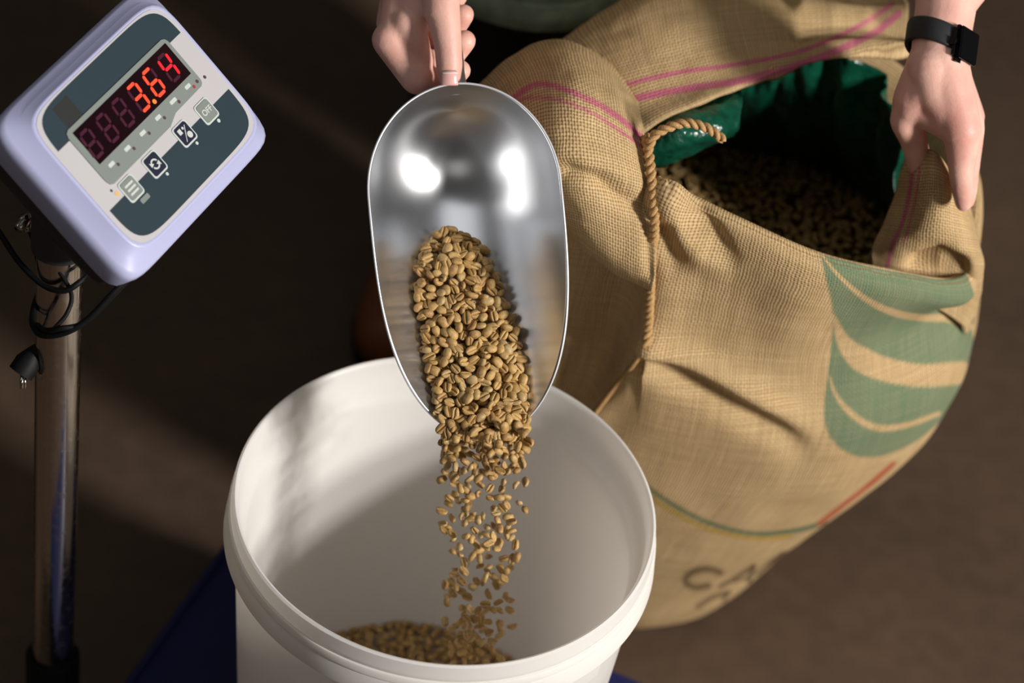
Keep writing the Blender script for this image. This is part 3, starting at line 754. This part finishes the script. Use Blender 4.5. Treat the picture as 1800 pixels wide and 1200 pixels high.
def sheet(ctrl, nr, nc, stripes=(), wr_amp=.002, seed=0, ridges=(), uvrot=False):
    G = catmull_grid([[at_depth(*p) for p in row] for row in ctrl], nr, nc)
    N_ = grid_normals(G); s_ = np.sign(((CAM - G) * N_).sum(-1).mean()); N_ = N_ * s_
    d_ = np.array([[mnoise.fractal((p[0] * 22 + seed, p[1] * 22, p[2] * 22), 1.0, 2.0, 3) for p in row] for row in G]) * wr_amp
    px = to_px(G.reshape(-1, 3)).reshape(nr, nc, 2)
    for poly, w1, w2, hgt in ridges:
        dd, sd2, tt = poly_dist(px, poly); d_ = d_ + hgt * np.exp(-(dd / np.where(sd2 > 0, w2, w1)) ** 2)
    G = G + N_ * d_[..., None]
    px = to_px(G.reshape(-1, 3)).reshape(nr, nc, 2); col = np.zeros((nr, nc, 4))
    for poly, w in stripes:
        dd, _, tt = poly_dist(px, catmull(poly, 50)); a_ = np.clip(.5 + (w - dd) / 2.5, 0, 1) * .85; col[..., :3] = np.array(PINK[:3]); col[..., 3] = np.maximum(col[..., 3], a_)
    lu = np.concatenate([np.zeros((nr, 1)), np.cumsum(np.linalg.norm(np.diff(G, axis=1), axis=-1), 1)], 1)
    lv = np.concatenate([np.zeros((1, nc)), np.cumsum(np.linalg.norm(np.diff(G, axis=0), axis=-1), 0)], 0)
    o = from_data('rim_fold', G.reshape(-1, 3), grid_faces(nr, nc), M_jute, None, True, np.stack([lu.mean(0)[None] + 0 * lv, lv.mean(1)[:, None] + 0 * lu], -1).reshape(-1, 2))
    at = o.data.color_attributes.new('print', 'FLOAT_COLOR', 'POINT'); at.data.foreach_set('color', col.reshape(-1).astype(np.float32))
    m = o.modifiers.new('cloth_thickness', 'SOLIDIFY'); m.thickness = .0014; m.offset = 0
    return keep(o, sack)
sack = empty('jute_sack', (.16, .43, 0), 'open jute coffee sack with green leaf print and pink striped rim, standing on the floor', 'sack')
bpy.context.view_layer.update()
# the left shoulder of the sack, folded over
sheet([[(800, 230, 2.20), (905, 160, 2.21), (985, 100, 2.20), (1060, 110, 2.20), (1140, 190, 2.18)],
       [(808, 190, 2.15), (895, 102, 2.14), (978, 70, 2.13), (1062, 108, 2.12), (1118, 180, 2.10)],
       [(830, 215, 2.115), (925, 150, 2.075), (1000, 140, 2.055), (1072, 172, 2.06), (1134, 236, 2.068)],
       [(850, 270, 2.11), (935, 235, 2.047), (1008, 225, 2.028), (1078, 245, 2.040), (1145, 284, 2.060)],
       [(870, 330, 2.115), (950, 320, 2.062), (1015, 315, 2.038), (1085, 330, 2.045), (1151, 350, 2.060)],
       [(890, 375, 2.125), (965, 375, 2.085), (1025, 385, 2.060), (1090, 410, 2.060), (1152, 432, 2.062)],
       [(905, 400, 2.135), (985, 405, 2.110), (1035, 440, 2.090), (1090, 478, 2.080), (1147, 505, 2.070)],
       [(915, 410, 2.16), (995, 412, 2.14), (1040, 445, 2.13), (1095, 478, 2.12), (1142, 505, 2.115)],
       [(905, 390, 2.19), (985, 395, 2.18), (1035, 425, 2.17), (1090, 455, 2.16), (1140, 490, 2.15)]], 150, 120,
      stripes=[([(880, 190), (905, 172), (935, 152), (965, 150), (1010, 165), (1060, 190), (1100, 218), (1135, 250)], 5.0),
               ([(880, 200), (910, 178), (950, 172), (1000, 182), (1050, 205), (1090, 232), (1130, 260)], 2.6)],
      ridges=[([(1000, 300), (1050, 312), (1080, 340), (1130, 370)], 18, 14, -.006), ([(990, 270), (1050, 285), (1110, 320)], 24, 20, .004), ([(1120, 240), (1140, 330), (1140, 480)], 14, 10, -.004)])
# the back of the mouth, flopped towards the front
sheet([[(1020, 110, 2.360), (1080, 70, 2.360), (1160, 30, 2.372), (1300, 20, 2.390), (1450, 60, 2.412), (1600, 60, 2.435)],
       [(1000, 84, 2.270), (1068, 22, 2.270), (1165, -30, 2.282), (1300, -55, 2.300), (1430, -20, 2.322), (1590, 0, 2.345)],
       [(986, 72, 2.190), (1072, 22, 2.190), (1180, -30, 2.202), (1300, -30, 2.220), (1420, 5, 2.242), (1596, 8, 2.265)],
       [(1012, 96, 2.155), (1090, 65, 2.155), (1190, 30, 2.167), (1300, 15, 2.185), (1440, 25, 2.207), (1597, 30, 2.230)],
       [(1060, 140, 2.135), (1110, 120, 2.135), (1200, 95, 2.147), (1310, 72, 2.165), (1450, 55, 2.187), (1596, 50, 2.210)],
       [(1100, 195, 2.120), (1140, 175, 2.120), (1220, 148, 2.132), (1320, 115, 2.150), (1450, 82, 2.172), (1594, 70, 2.195)],
       [(1128, 232, 2.108), (1170, 205, 2.108), (1240, 176, 2.120), (1320, 145, 2.138), (1450, 104, 2.160), (1592, 86, 2.183)],
       [(1134, 232, 2.125), (1180, 205, 2.125), (1246, 174, 2.137), (1324, 142, 2.155), (1452, 102, 2.177), (1592, 84, 2.200)]], 130, 170,
      stripes=[([(1080, 155), (1130, 142), (1200, 127), (1290, 115), (1380, 98), (1450, 75), (1520, 40), (1570, 8)], 4.0),
               ([(1095, 178), (1150, 167), (1220, 155), (1290, 145), (1370, 125), (1450, 98), (1530, 62), (1580, 25)], 6.5)],
      ridges=[([(1360, 120), (1420, 84), (1500, 78), (1600, 90)], 8, 14, .006), ([(1420, 70), (1500, 60), (1590, 55)], 22, 12, -.008), ([(1410, 12), (1470, 25), (1520, 30)], 12, 16, .008)], seed=5)
# the right side of the mouth, pulled up by the hand
sheet([[(1600, 262, 2.13), (1626, 262, 2.09), (1646, 268, 2.075), (1668, 300, 2.085), (1690, 340, 2.12)],
       [(1585, 300, 2.13), (1615, 300, 2.085), (1648, 300, 2.07), (1680, 325, 2.085), (1700, 350, 2.12)],
       [(1572, 350, 2.135), (1605, 350, 2.10), (1648, 350, 2.08), (1690, 365, 2.10), (1712, 385, 2.14)],
       [(1552, 395, 2.14), (1590, 400, 2.115), (1642, 405, 2.10), (1700, 415, 2.115), (1720, 420, 2.15)],
       [(1536, 430, 2.145), (1580, 440, 2.13), (1640, 445, 2.125), (1706, 460, 2.130), (1728, 462, 2.16)],
       [(1532, 455, 2.15), (1575, 468, 2.145), (1640, 474, 2.150), (1704, 500, 2.168), (1726, 505, 2.185)],
       [(1535, 500, 2.165), (1580, 510, 2.16), (1640, 510, 2.165), (1698, 535, 2.19), (1716, 545, 2.215)],
       [(1535, 520, 2.18), (1580, 530, 2.18), (1640, 540, 2.18), (1690, 570, 2.21), (1700, 590, 2.24)]], 90, 80,
      stripes=[([(1606, 290), (1600, 340), (1588, 390), (1570, 430), (1560, 470)], 3.5), ([(1618, 290), (1612, 340), (1602, 385), (1590, 425)], 2.0)],
      ridges=[([(1610, 462), (1650, 452), (1690, 468)], 16, 16, -.010)], seed=9)
cv = np.concatenate(cloth_V)
cl = from_data('cloth', cv, cloth_F, M_jute, None, True, np.concatenate(cloth_uv))
at = cl.data.color_attributes.new('print', 'FLOAT_COLOR', 'POINT'); at.data.foreach_set('color', np.concatenate(cloth_col).astype(np.float32).ravel())
keep(cl, sack)
# corded seam and the loose end of twine: two strands twisted together
def twist(name, pts, r, pitch, n=140, mat=M_twine, fray=0):
    P = catmull(pts, n); T_ = np.gradient(P, axis=0); ds = np.linalg.norm(T_, axis=1); T_ /= ds[:, None]; L_ = np.cumsum(ds)
    ref = np.cross(T_, -FWD); ref /= np.linalg.norm(ref, axis=1, keepdims=True); bn = np.cross(T_, ref); bm = bmesh.new()
    for ph in (0, math.pi):
        a = 2 * math.pi * L_ / pitch + ph
        tube(bm, P + r * .55 * (np.cos(a)[:, None] * ref + np.sin(a)[:, None] * bn), r * .62, 8)
    return keep(bm_obj(name, bm, mat), sack)
def surf_pt(x, y, lift=.003):
    """the frontmost point of the cloth body at a pixel of the fit"""
    d = np.where(outer & FACE, np.linalg.norm(PXB - np.array([x, y]), axis=-1), 1e9); i, j = np.unravel_index(np.argmin(d), d.shape)
    return BODY2[i, j] + N[i, j] * lift
twist('seam_cord', [at_depth(1134, 238, 2.058), at_depth(1142, 280, 2.052)] + [surf_pt(x - 2, y) for x, y in SEAM[1:]], .0033, .012, 260)
twist('side_seam', [surf_pt(x, y, .001) for x, y in SEAM2], .0020, .008, 160)
twist('twine_end', [at_depth(1140, 262, 2.053), at_depth(1148, 240, 2.048), at_depth(1170, 226, 2.045), at_depth(1205, 216, 2.045), at_depth(1240, 224, 2.047), at_depth(1262, 238, 2.049), at_depth(1271, 248, 2.05)], .0033, .013, 120)
# beans inside the sack
sb = []
for q in poisson(7000, lambda: (.19 + rng.uniform(-.19, .19), .345 + rng.uniform(-.165, .165)), .0056):
    if ((q[0] - .19) / .178) ** 2 + ((q[1] - .345) / .152) ** 2 > 1: continue
    z = .402 + .02 * mnoise.noise((q[0] * 9, q[1] * 9, .3))
    sb.append((np.array([q[0], q[1], z]), rot_rand(np.array([0, 0, 1.0]), .8), 1.0))
heap_mesh('sack_beans', sb, 'coffee beans filling the shaded mouth of the jute sack')
# green bag lining the sack
NL, NA = 40, 220
AN = np.linspace(-math.pi, math.pi, NA, endpoint=False); LG = np.zeros((NL, NA, 3))
for j, a in enumerate(AN):
    base = np.array([.185 + .176 * math.cos(a), .345 + .152 * math.sin(a), .385])
    crj = np.array([np.interp(a, tc, cc[:, k]) for k in range(3)]); iw = np.array([CC[0] - crj[0], CC[1] - crj[1], 0]); iw /= np.linalg.norm(iw)
    front = max(0, -math.sin(a))
    top = crj + iw * (.050 + .012 * (1 - front)) + np.array([0, 0, .028 - .125 * front ** .5])
    for i in range(NL):
        t_ = i / (NL - 1); p = base * (1 - t_) + top * t_
        wv = mnoise.fractal((math.cos(a) * 5, math.sin(a) * 5, t_ * 1.6), 1.0, 2.0, 4)
        p = p + iw * (.012 * wv + .006 * math.sin(a * 17 + 3 * t_) * t_ + .014 * math.sin(math.pi * t_)); LG[i, j] = p
ln = from_data('bag_liner', LG.reshape(-1, 3), grid_faces(NL, NA, True), M_liner)
tag(ln, 'crumpled dark green plastic bag lining the inside of the sack', 'bag')
sdm = ln.modifiers.new('film', 'SOLIDIFY'); sdm.thickness = .0006

FG = catmull_grid([[at_depth(*p) for p in row] for row in
    [[(1135, 215, 2.125), (1190, 192, 2.130), (1245, 172, 2.145), (1300, 158, 2.165)],
     [(1140, 245, 2.112), (1190, 225, 2.108), (1248, 205, 2.120), (1302, 188, 2.145)],
     [(1146, 275, 2.116), (1195, 262, 2.114), (1250, 240, 2.118), (1298, 222, 2.14)],
     [(1150, 294, 2.15), (1200, 278, 2.15), (1255, 254, 2.15), (1292, 240, 2.17)]]], 50, 60)
FN = grid_normals(FG)
FG = FG + FN * np.array([[mnoise.fractal((p[0] * 40, p[1] * 40, p[2] * 40), 1.0, 2.0, 3) * .004 for p in r_] for r_ in FG])[..., None]
lf = from_data('liner_fold', FG.reshape(-1, 3), grid_faces(50, 60), M_liner); sdm = lf.modifiers.new('film', 'SOLIDIFY'); sdm.thickness = .0006
keep(lf, ln)

# ------------------------------------------------------------------ person
person = empty('person', (.1, .62, 0), 'person in sage green garment and black trousers, holding the scoop and the sack rim', 'person')
bpy.context.view_layer.update()
def round_cone(bm, p0, r0, p1, r1, n=20, k=5):
    p0, p1 = np.asarray(p0, float), np.asarray(p1, float); d = p1 - p0; L = np.linalg.norm(d); d = d / max(L, 1e-9)
    ref = np.array([0, 0, 1.0]) if abs(d[2]) < .9 else np.array([1.0, 0, 0]); a = np.cross(d, ref); a /= np.linalg.norm(a); b = np.cross(d, a)
    rows = []
    for t_ in np.linspace(-math.pi / 2, 0, k)[1:]: rows.append((p0 + d * r0 * math.sin(t_), r0 * math.cos(t_)))
    for t_ in np.linspace(0, math.pi / 2, k)[:-1]: rows.append((p1 + d * r1 * math.sin(t_), r1 * math.cos(t_)))
    s0 = bm.verts.new(p0 - d * r0); s1 = bm.verts.new(p1 + d * r1)
    R = [[bm.verts.new(c + r * (math.cos(2 * math.pi * j / n) * a + math.sin(2 * math.pi * j / n) * b)) for j in range(n)] for c, r in rows]
    for i in range(len(R) - 1):
        for j in range(n): bm.faces.new((R[i][j], R[i][(j + 1) % n], R[i + 1][(j + 1) % n], R[i + 1][j]))
    for j in range(n):
        bm.faces.new((s0, R[0][(j + 1) % n], R[0][j])); bm.faces.new((s1, R[-1][j], R[-1][(j + 1) % n]))
def remeshed(name, bm, voxel, smooth):
    bmesh.ops.recalc_face_normals(bm, faces=bm.faces)
    me = bpy.data.meshes.new('raw'); bm.to_mesh(me); bm.free(); o = bpy.data.objects.new('raw', me); COL.objects.link(o)
    r = o.modifiers.new('r', 'REMESH'); r.mode = 'VOXEL'; r.voxel_size = voxel; r.use_smooth_shade = True
    s = o.modifiers.new('s', 'SMOOTH'); s.factor = .5; s.iterations = smooth
    dg = bpy.context.evaluated_depsgraph_get(); out = bpy.data.meshes.new_from_object(o.evaluated_get(dg)); out.name = name
    bpy.data.objects.remove(o); return out
D = at_depth
bm = bmesh.new()
def chain(pts, rs):
    Q = [D(*p) if len(p) == 3 and p[0] > 3 or abs(p[0]) > 3 else np.array(p) for p in pts]
    for i in range(len(Q) - 1): round_cone(bm, Q[i], rs[i], Q[i + 1], rs[i + 1])
# hand on the scoop
WR = D(742, -165, 2.03)
chain([(752, -110, 2.010), (775, -20, 1.992), (776, 20, 1.990)], [.0165, .0145, .0128])
chain([(778, 20, 1.990), (788, 84, 1.9895), (790, 118, 1.991), (790, 136, 1.9935)], [.0126, .0098, .0094, .0082])
chain([(735, -120, 2.020), (691, 66, 2.010)], [.019, .0118])
chain([(735, -120, 2.035), (692, 36, 2.030)], [.019, .0125])
chain([(735, -120, 2.045), (700, 5, 2.050)], [.019, .0115])
chain([(735, -120, 2.05), (712, -25, 2.068)], [.018, .0105])
chain([(772, -20, 2.000), (715, 40, 2.008)], [.013, .0105]); chain([(745, -60, 2.005), (722, 20, 2.008)], [.015, .012]); chain([(770, -50, 2.0), (742, 18, 2.005)], [.013, .0095])
chain([(716, 38, 2.006), (738, 112, 2.017)], [.0128, .0100]); chain([(735, 20, 2.006), (724, 60, 2.010)], [.0105, .0115])
chain([(684, 70, 2.010), (733, 137, 2.016), (780, 148, 2.044), (809, 124, 2.036)], [.0126, .0120, .0094, .0078])
chain([(690, 40, 2.030), (735, 108, 2.040), (784, 112, 2.052), (817, 72, 2.036)], [.0120, .0105, .0090, .0082])
chain([(698, 8, 2.050), (738, 72, 2.060), (784, 70, 2.062), (815, 26, 2.042)], [.0112, .0098, .0088, .0078])
chain([(712, -22, 2.066), (742, 36, 2.075), (782, 30, 2.07), (806, -8, 2.05)], [.0102, .0086, .0078, .0070])
EL1, SH1 = np.array([-.17, .52, .98]), np.array([-.06, .66, 1.28])
round_cone(bm, D(742, -120, 2.025), .021, WR, .0225); round_cone(bm, D(745, -120, 2.04), .020, D(745, -180, 2.045), .0225)
round_cone(bm, WR, .0235, WR * .45 + EL1 * .55, .038); round_cone(bm, WR * .45 + EL1 * .55, .038, EL1, .041)
# hand on the sack
W2 = D(1655, 70, 2.055)
round_cone(bm, D(1650, 105, 2.052), .0205, D(1664, 0, 2.065), .0225); round_cone(bm, D(1664, 0, 2.075), .0215, D(1650, 105, 2.066), .0195)
chain([(1640, 110, 2.055), (1608, 178, 2.060), (1594, 210, 2.066)], [.0185, .0165, .0125])          # thumb root, bulging on the left
chain([(1594, 214, 2.066), (1606, 245, 2.080), (1616, 285, 2.092), (1620, 305, 2.098)], [.0120, .0102, .0092, .0080])
chain([(1655, 110, 2.050), (1690, 228, 2.045)], [.020, .0148])
chain([(1655, 110, 2.060), (1702, 215, 2.065)], [.019, .0120]); chain([(1655, 110, 2.07), (1704, 205, 2.085)], [.018, .0115]); chain([(1652, 110, 2.078), (1700, 190, 2.102)], [.017, .011])
chain([(1638, 120, 2.047), (1646, 165, 2.049), (1690, 227, 2.047)], [.0180, .0165, .0143]); chain([(1646, 165, 2.050), (1672, 214, 2.050)], [.0160, .0150]); chain([(1640, 150, 2.050), (1606, 186, 2.060)], [.0165, .0150]); chain([(1610, 180, 2.06), (1668, 215, 2.052)], [.0145, .0135])
chain([(1692, 228, 2.046), (1690, 300, 2.055), (1693, 336, 2.064), (1694, 356, 2.071)], [.0142, .0095, .0083, .0066])
chain([(1706, 226, 2.066), (1700, 300, 2.080), (1699, 335, 2.09), (1698, 352, 2.098)], [.0105, .0090, .0080, .0068])
chain([(1706, 215, 2.086), (1702, 290, 2.102), (1700, 325, 2.112), (1699, 342, 2.118)], [.0102, .0088, .0076, .0064])
chain([(1700, 200, 2.102), (1700, 262, 2.118), (1700, 295, 2.126), (1699, 308, 2.13)], [.0095, .0080, .0070, .0060])
EL2, SH2 = np.array([.46, .52, .98]), np.array([.30, .68, 1.28]); F0 = D(1664, -5, 2.07)
round_cone(bm, F0, .0232, F0 * .4 + EL2 * .6, .037); round_cone(bm, F0 * .4 + EL2 * .6, .037, EL2, .040)
hands = remeshed('body', bm, .0017, 5)
# the rest of the arms, trunk and head, coarser, joined in the same mesh
bm = bmesh.new(); round_cone(bm, EL1, .041, SH1, .055); round_cone(bm, EL2, .040, SH2, .055)
round_cone(bm, SH1, .06, SH2, .06); round_cone(bm, (.12, .70, 1.20), .13, (.12, .76, .92), .14)
round_cone(bm, (.12, .66, 1.34), .052, (.12, .60, 1.44), .050); round_cone(bm, (.12, .585, 1.50), .085, (.12, .56, 1.58), .082)
trunk = remeshed('trunk', bm, .012, 3)
bm = bmesh.new(); bm.from_mesh(hands); bm.from_mesh(trunk)
# wrinkles over knuckles are left to the skin's relief
me = bpy.data.meshes.new('body'); bm.to_mesh(me); bm.free()
body_o = keep(mesh_obj('body', me, M_skin), person); bpy.context.view_layer.update()
def nail(c, ax, up, w, l, mat=M_nail, name='nail'):
    ax = ax / np.linalg.norm(ax); up = up - ax * (up @ ax); up /= np.linalg.norm(up); sd_ = np.cross(ax, up); V = []; nr, nc = 8, 9
    for i in range(nr):
        for j in range(nc):
            s = 2 * i / (nr - 1) - 1; t_ = 2 * j / (nc - 1) - 1; ww = w * (1 - .25 * max(0, -s) ** 3)
            V.append(c + ax * s * l + sd_ * t_ * ww + up * (-.0022 * t_ * t_ - .0006 * s * s))
    o = from_data(name, V, grid_faces(nr, nc), mat); m = o.modifiers.new('t', 'SOLIDIFY'); m.thickness = .0008; m.offset = 0; return keep(o, body_o)
ax = D(789.5, 150, 1.9935) - D(789.5, 110, 1.9915)
nail(D(790, 137, 1.9822), ax, -FWD, .0058, .0052)
nail(D(790, 128, 1.9812), ax, -FWD, .0057, .0005, M_nailtip, 'cuticle')
# clothing
def loft(name, secs, mat, n=36, parent=person, thick=.004):
    """secs: (cx, cy, z, a, b)"""
    P = catmull([s for s in secs], 36); V = []
    for cx, cy, z, a, b in P:
        for k in range(n):
            t_ = 2 * math.pi * k / n; f = 1 + .05 * mnoise.noise((math.cos(t_) * 2, math.sin(t_) * 2, z * 6))
            V.append((cx + a * f * math.cos(t_), cy + b * f * math.sin(t_), z))
    o = from_data(name, V, grid_faces(36, n, True), mat); m = o.modifiers.new('t', 'SOLIDIFY'); m.thickness = thick; return keep(o, parent)
HB = at_y(885, 48, .50)
coat = loft('work_coat', [(-.012, .585, HB[2] + .012, .083, .080), (-.012, .587, HB[2] + .03, .086, .082), (.0, .60, .60, .095, .10), (.06, .66, .80, .17, .13), (.11, .72, 1.0, .19, .15), (.12, .70, 1.2, .19, .14), (.12, .68, 1.30, .13, .10)], M_coat)
hem = loft('hem', [(-.012, .585, HB[2], .087, .084), (-.012, .585, HB[2] + .013, .0895, .0865), (-.012, .586, HB[2] + .026, .0875, .0845)], M_coat, parent=coat, thick=.005)
loft('trousers', [(-.035, .64, .07, .060, .062), (-.034, .635, .2, .066, .07), (-.03, .615, .40, .076, .076), (-.02, .61, .58, .085, .09), (.03, .68, .8, .1, .1)], M_trouser)
loft('trousers', [(.150, .74, .07, .060, .062), (.150, .735, .2, .066, .07), (.150, .72, .40, .076, .076), (.148, .71, .58, .085, .09), (.15, .70, .8, .1, .1)], M_trouser)
for x, y in ((-.07, .655), (.150, .745)):
    bm = bmesh.new()
    round_cone(bm, (x, y + .03, .05), .048, (x - .015, y - .08, .038), .040); round_cone(bm, (x, y + .03, .05), .045, (x, y + .02, .12), .05)
    for v in bm.verts: v.co.z = max(v.co.z, .012)
    me = remeshed('boot', bm, .005, 4); bo = keep(mesh_obj('boot', me, M_boot), person); bpy.context.view_layer.update()
    bm = bmesh.new(); pts = [(x + .05 * math.cos(t_) * (1 - .1 * (math.sin(t_) < 0)) - (.015 if math.sin(t_) < 0 else 0), y - .025 + .10 * math.sin(t_)) for t_ in np.linspace(0, 2 * math.pi, 28, endpoint=False)]
    lo = [bm.verts.new((a, b, 0)) for a, b in pts]; hi = [bm.verts.new((a, b, .016)) for a, b in pts]; bm.faces.new(lo[::-1]); bm.faces.new(hi)
    for i in range(28): bm.faces.new((lo[i], lo[(i + 1) % 28], hi[(i + 1) % 28], hi[i]))
    keep(bm_obj('sole', bm, M_black, None, False), bo)

# ------------------------------------------------------------------ wristwatch
wc = D(1648, 78, 2.06); wax = D(1664, 0, 2.065) - D(1650, 105, 2.055); wax /= np.linalg.norm(wax)
wx = RGT - wax * (RGT @ wax); wx /= np.linalg.norm(wx); wz = np.cross(wx, wax)
wz = wz if wz @ -FWD > 0 else -wz
WM = np.eye(4); tiltm = .0
WM[:3, 0] = wx; WM[:3, 1] = np.cross(wz, wx); WM[:3, 2] = wz; WM[:3, 3] = wc
watch = empty('wristwatch', wc, 'black wristwatch with smooth strap on the wrist above the sack', 'watch', mat=Matrix(WM.tolist())); bpy.context.view_layer.update()
V = []; n = 64; a_, b_ = .0212, .0255
sec = [(-.0085, 0), (-.0085, .0020), (-.0070, .0026), (.0070, .0026), (.0085, .0020), (.0085, 0)]
for k in range(n):
    t_ = 2 * math.pi * k / n
    for y, h_ in sec: V.append(((a_ + h_) * math.cos(t_), y + .006 * -math.cos(t_) , (b_ + h_) * math.sin(t_)))
ls = len(sec); Fc = [(k * ls + i, ((k + 1) % n) * ls + i, ((k + 1) % n) * ls + (i + 1) % ls, k * ls + (i + 1) % ls) for k in range(n) for i in range(ls)]
from_data('strap', V, Fc, M_strap, watch)
def wbox(name, c, hx, hy, hz, ang, mat, bev):
    bm = bmesh.new(); bmesh.ops.create_cube(bm, size=1); bmesh.ops.scale(bm, vec=(2 * hx, 2 * hy, 2 * hz), verts=bm.verts)
    bmesh.ops.bevel(bm, geom=bm.edges[:], offset=bev, segments=4, affect='EDGES')
    bmesh.ops.rotate(bm, cent=(0, 0, 0), matrix=Matrix.Rotation(ang, 3, 'Y'), verts=bm.verts); bmesh.ops.translate(bm, vec=c, verts=bm.verts)
    return bm_obj(name, bm, mat, watch, True, 40)
A = math.radians(42)      # where on the wrist the case sits, from the right towards the viewer
cx, cz = .0222 * math.cos(A), .0300 * math.sin(A)
wbox('case', (cx, -.006, cz), 0.0045, .0138, .0125, -A, M_watch, .0035)
wbox('screen', (cx + .0046 * math.cos(A), -.006, cz + .0046 * math.sin(A)), .0010, .0122, .0108, -A, M_glass, .0008)
bm = bmesh.new(); q = np.array([cx, -.006, cz]) + .0125 * np.array([-math.sin(A), 0, math.cos(A)])
tube(bm, [q, q + .0016 * np.array([-math.sin(A), 0, math.cos(A)])], .003, 14); bm_obj('crown', bm, M_watch, watch, True, 40)
